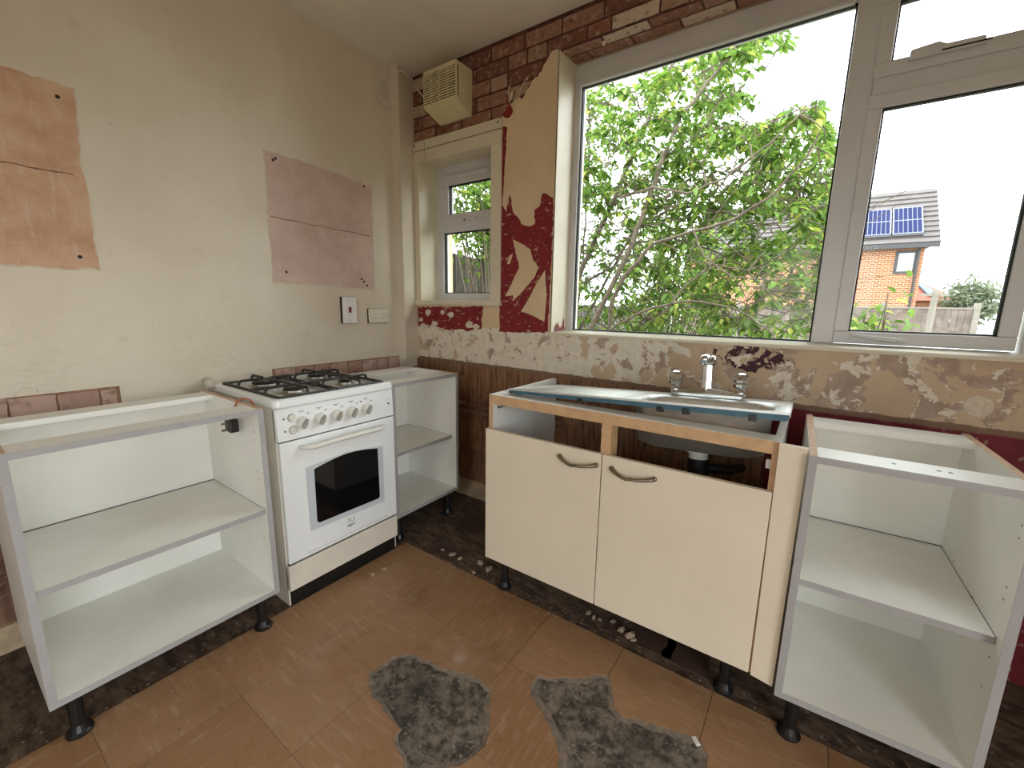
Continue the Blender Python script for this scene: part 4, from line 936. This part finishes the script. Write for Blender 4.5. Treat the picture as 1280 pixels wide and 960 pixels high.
lm = bmesh.new(); leaf_geo(lm, Vector((0, 0, 0)), Vector((0, 1, 0)), Vector((0, 0, 1)), 1.0, .46)
leaf_me = bpy.data.meshes.new('leaf'); lm.to_mesh(leaf_me); lm.free(); leaf_me.materials.append(M['leaf'])

tree = empty('garden_tree', (.45, 2.3, GZ), 0, 'leafy many-stemmed garden tree pressed up close outside the large window', 'tree')
T0 = tree.location.copy()
def zp(u, v, y): return at((700 + u / 2.4, 30 + v / 2.4), 1, y)
stems = [  # pixel path, depth at start/end, radius start/end
    ([(60, 960), (100, 900), (200, 700), (260, 540), (310, 400), (360, 280), (440, 180), (530, 70), (570, 0)], 2.2, 2.5, .030, .009),
    ([(20, 900), (70, 720), (150, 560), (240, 340), (290, 220), (335, 120), (360, 20)], 2.7, 3.0, .034, .010),
    ([(150, 850), (190, 760), (280, 660), (400, 620), (520, 590), (640, 510), (740, 400), (790, 300)], 2.2, 1.8, .022, .005),
    ([(180, 520), (280, 490), (380, 510), (500, 460), (600, 380), (700, 290), (760, 235)], 2.3, 2.0, .014, .003),
    ([(90, 980), (170, 900), (280, 850), (400, 830), (520, 850), (620, 910), (680, 990)], 2.1, 1.8, .014, .005),
    ([(30, 800), (140, 740), (200, 660), (330, 640), (480, 690), (600, 760), (720, 800)], 2.6, 2.9, .014, .004),
    ([(240, 560), (350, 545), (480, 560), (600, 600), (700, 590)], 2.4, 2.7, .012, .004),
    ([(20, 980), (120, 800), (230, 600), (330, 560), (420, 540), (540, 420), (620, 330)], 2.9, 3.1, .020, .005),
    ([(300, 880), (380, 780), (470, 720), (560, 740), (650, 830)], 2.0, 2.2, .009, .004),
    ([(80, 200), (90, 400), (75, 600), (60, 800), (40, 960)], 3.0, 2.8, .008, .012),
    ([(310, 400), (400, 340), (440, 300), (470, 240), (560, 180), (640, 120)], 2.4, 2.6, .008, .003),
    ([(400, 620), (430, 700), (520, 760), (640, 770), (760, 760)], 2.0, 1.9, .008, .003)]
nodes = []
br_ = MB()
def walk(path, ya, yb, ra, rb):
    pts = []
    for i in range(len(path) - 1):
        for k in range(4):
            t = (i + k / 4) / (len(path) - 1); u = path[i][0] + (path[i + 1][0] - path[i][0]) * k / 4; v = path[i][1] + (path[i + 1][1] - path[i][1]) * k / 4
            pts.append(zp(u + R.uniform(-3, 3), v + R.uniform(-3, 3), ya + (yb - ya) * t) - T0)
    return pts
for path, ya, yb, ra, rb in stems:
    ya, yb, ra, rb = ya - .45, yb - .45, ra * .95, rb * 1.05
    pts = walk(path, ya, yb, ra, rb); n_ = len(pts)
    if path[0][1] > 840 and path[0][0] < 160:        # stems that come out of the ground
        p0 = pts[0]; g0 = Vector((p0.x * .4, p0.y * .4, 0)); pts = [g0, g0.lerp(p0, .4) + Vector((0, 0, .1))] + pts; n_ = len(pts)
    br_.tube(pts, [ra + (rb - ra) * i / (n_ - 1) for i in range(n_)], 7)
    nodes += pts[2:]
CAN = [(40, 190), (180, 160), (330, 120), (480, 70), (560, 20), (700, -10), (712, 60), (640, 80), (590, 110), (560, 170), (575, 235), (510, 270), (530, 300), (640, 290), (760, 225), (830, 310), (850, 370), (850, 560), (845, 720), (850, 960), (20, 960), (20, 500)]
sprigs = []
tw = 0
while tw < 1450:
    u, v = R.uniform(20, 850), R.uniform(-20, 960)
    if not inside((u, v), CAN): continue
    if u < 560 and v < 260 and R.random() < .2: continue
    if v > 560 and R.random() < .3: continue
    y_ = R.uniform(1.75, 4.0); e_ = zp(u, v, y_) - T0
    nb = min(nodes, key=lambda q: (q - e_).length)
    if (nb - e_).length > 1.0 and R.random() < .6: continue
    mid = nb.lerp(e_, .55) + Vector((R.uniform(-.06, .06), R.uniform(-.06, .06), R.uniform(.0, .10)))
    br_.tube([nb, nb.lerp(mid, .6) + Vector((0, 0, .015)), mid, e_], [.0055, .0045, .0035, .0018], 5)
    if tw % 4 == 0: nodes.append(mid)
    sprigs.append((mid, e_)); tw += 1
for k in range(110):
    u, v = R.uniform(20, 780), R.uniform(430, 940); y_ = R.uniform(1.65, 2.6); a0 = zp(u, v, y_) - T0
    nb = min(nodes, key=lambda q: (q - a0).length); L_ = R.uniform(.3, .9); an = R.uniform(-.5, 1.0); dv = Vector((math.cos(an), R.uniform(-.25, .25), math.sin(an))); bend = Vector((R.uniform(-.3, .3), 0, R.uniform(-.6, .1)))
    br_.tube([nb] + [a0 + dv * (L_ * t) + bend * (L_ * t * t * .5) for t in (0, .25, .5, .75, 1)], [.006, .0052, .0045, .0036, .0028, .0015], 5)
br_.build('branches', 'bark', tree)
leaves = []
for mid, e_ in sprigs:
    ax_ = (e_ - mid); L_ = ax_.length or .1; axn = ax_.normalized(); k = R.randint(9, 13)
    for i in range(k):
        t = .12 + .9 * i / k; p = mid + ax_ * min(t, 1.0); a_ = i * 2.4 + R.uniform(-.5, .5)
        side = Vector((math.cos(a_), math.sin(a_), R.uniform(-.6, .35)))
        d = (axn * .55 + side * .85).normalized(); up = Vector((R.uniform(-.5, .5), R.uniform(-.5, .5), 1))
        leaves.append((p + d * .012, d, up, R.uniform(.06, .105)))
R.shuffle(leaves)
# the leaves that show largest (nearest the window) stand alone, the rest are one mass
leaves.sort(key=lambda q: q[0].y); nearl = leaves[:300]; bm_ = bmesh.new()
for p, d, up, L_ in leaves[300:]: leaf_geo(bm_, p, d, up, L_, L_ * .46)
mb = MB(); mb.bm.free(); mb.bm = bm_; mb.build('foliage', 'leaf', tree, kind='stuff')
def leaf_obj(parent, p, d, up, L_):
    s_ = d.cross(up).normalized(); n_ = s_.cross(d); o = bpy.data.objects.new('leaf', leaf_me); COL.objects.link(o); o.parent = parent
    mm = Matrix.Identity(4)
    for i in range(3): mm[i][0] = s_[i] * L_; mm[i][1] = d[i] * L_; mm[i][2] = n_[i] * L_; mm[i][3] = p[i]
    o.matrix_local = mm
for q in nearl: leaf_obj(tree, *q)
def shrub(name, base, centre, rad, nst, nlf, label, cat, leafsize, seed, mat='leaf', barkr=.012, trunk=None):
    rr = random.Random(seed); t_ = empty(name, base, 0, label, cat); B0 = Vector(base); mbb = MB(); bmf = bmesh.new(); tips = []
    C0 = Vector(centre) - B0
    if trunk: mbb.tube([(0, 0, 0), C0 * .6, C0], [trunk, trunk * .8, trunk * .4], 8)
    for k in range(nst):
        v = Vector((rr.gauss(0, 1), rr.gauss(0, 1), rr.gauss(0, 1))).normalized() * (rr.random() ** .4); e_ = C0 + Vector((v.x * rad[0], v.y * rad[1], v.z * rad[2]))
        st0 = C0 * rr.uniform(.5, .9) if trunk else Vector((rr.uniform(-.1, .1), rr.uniform(-.1, .1), 0)); md_ = st0.lerp(e_, .6) + Vector((rr.uniform(-.1, .1), rr.uniform(-.1, .1), .1)) * (rad[2])
        mbb.tube([st0, md_, e_], [barkr, barkr * .6, barkr * .25], 4); tips.append((md_, e_))
    for k in range(nlf):
        a, b = rr.choice(tips); p = a.lerp(b, rr.uniform(.3, 1.1)) + Vector((rr.gauss(0, 1), rr.gauss(0, 1), rr.gauss(0, 1))) * leafsize * .9
        leaf_geo(bmf, p, Vector((rr.gauss(0, 1), rr.gauss(0, 1), rr.gauss(-.3, .7))), Vector((rr.gauss(0, .5), rr.gauss(0, .5), 1)), leafsize * rr.uniform(.7, 1.3), leafsize * .5)
    mbb.build('stems', 'bark', t_); mb = MB(); mb.bm.free(); mb.bm = bmf; mb.build('foliage', mat, t_, kind='stuff'); return t_
c_ = at((590, 255), 1, 1.6)
shrub('leafy_bush', (-.62, 1.75, GZ), (-.62, 1.7, c_.z + .28), (.46, .75, .50), 90, 3600, 'leafy bush hanging over the board fence outside the small window', 'bush', .075, 5)
c_ = at((805, 345), 1, 5.0)
shrub('leafy_bush', (c_.x + .35, 5.2, GZ), (c_.x + .35, 5.2, c_.z), (1.15, .55, 1.15), 70, 2600, 'dense wide bush growing behind the stems of the garden tree', 'bush', .11, 9)
c_ = at((1062, 372), 1, 1.9)
shrub('leafy_bush', (c_.x + .12, 1.45, GZ), (c_.x + .09, 1.45, c_.z - .24), (.15, .16, .34), 22, 330, 'light green bush leaning past the window mullion before the far fence', 'bush', .075, 6)
c_ = at((1080, 290), 1, 1.9)
sp_ = empty('leaf_sprig', (c_.x, 1.9, c_.z))
sp_.parent = tree; sp_.location = Vector((c_.x - .1, 1.9, c_.z)) - T0
for k in range(5):
    d = Vector((math.cos(k * 1.1 - .4), R.uniform(-.3, .3), R.uniform(-.4, .3))).normalized(); leaf_obj(sp_, d * .03, d, Vector((R.uniform(-.3, .3), -.4, 1)), .10)
MB().tube([(-.25, .1, .02), (-.1, .03, .03), (0, 0, 0)], [.004, .003, .002], 5).build('twig', 'bark', sp_)
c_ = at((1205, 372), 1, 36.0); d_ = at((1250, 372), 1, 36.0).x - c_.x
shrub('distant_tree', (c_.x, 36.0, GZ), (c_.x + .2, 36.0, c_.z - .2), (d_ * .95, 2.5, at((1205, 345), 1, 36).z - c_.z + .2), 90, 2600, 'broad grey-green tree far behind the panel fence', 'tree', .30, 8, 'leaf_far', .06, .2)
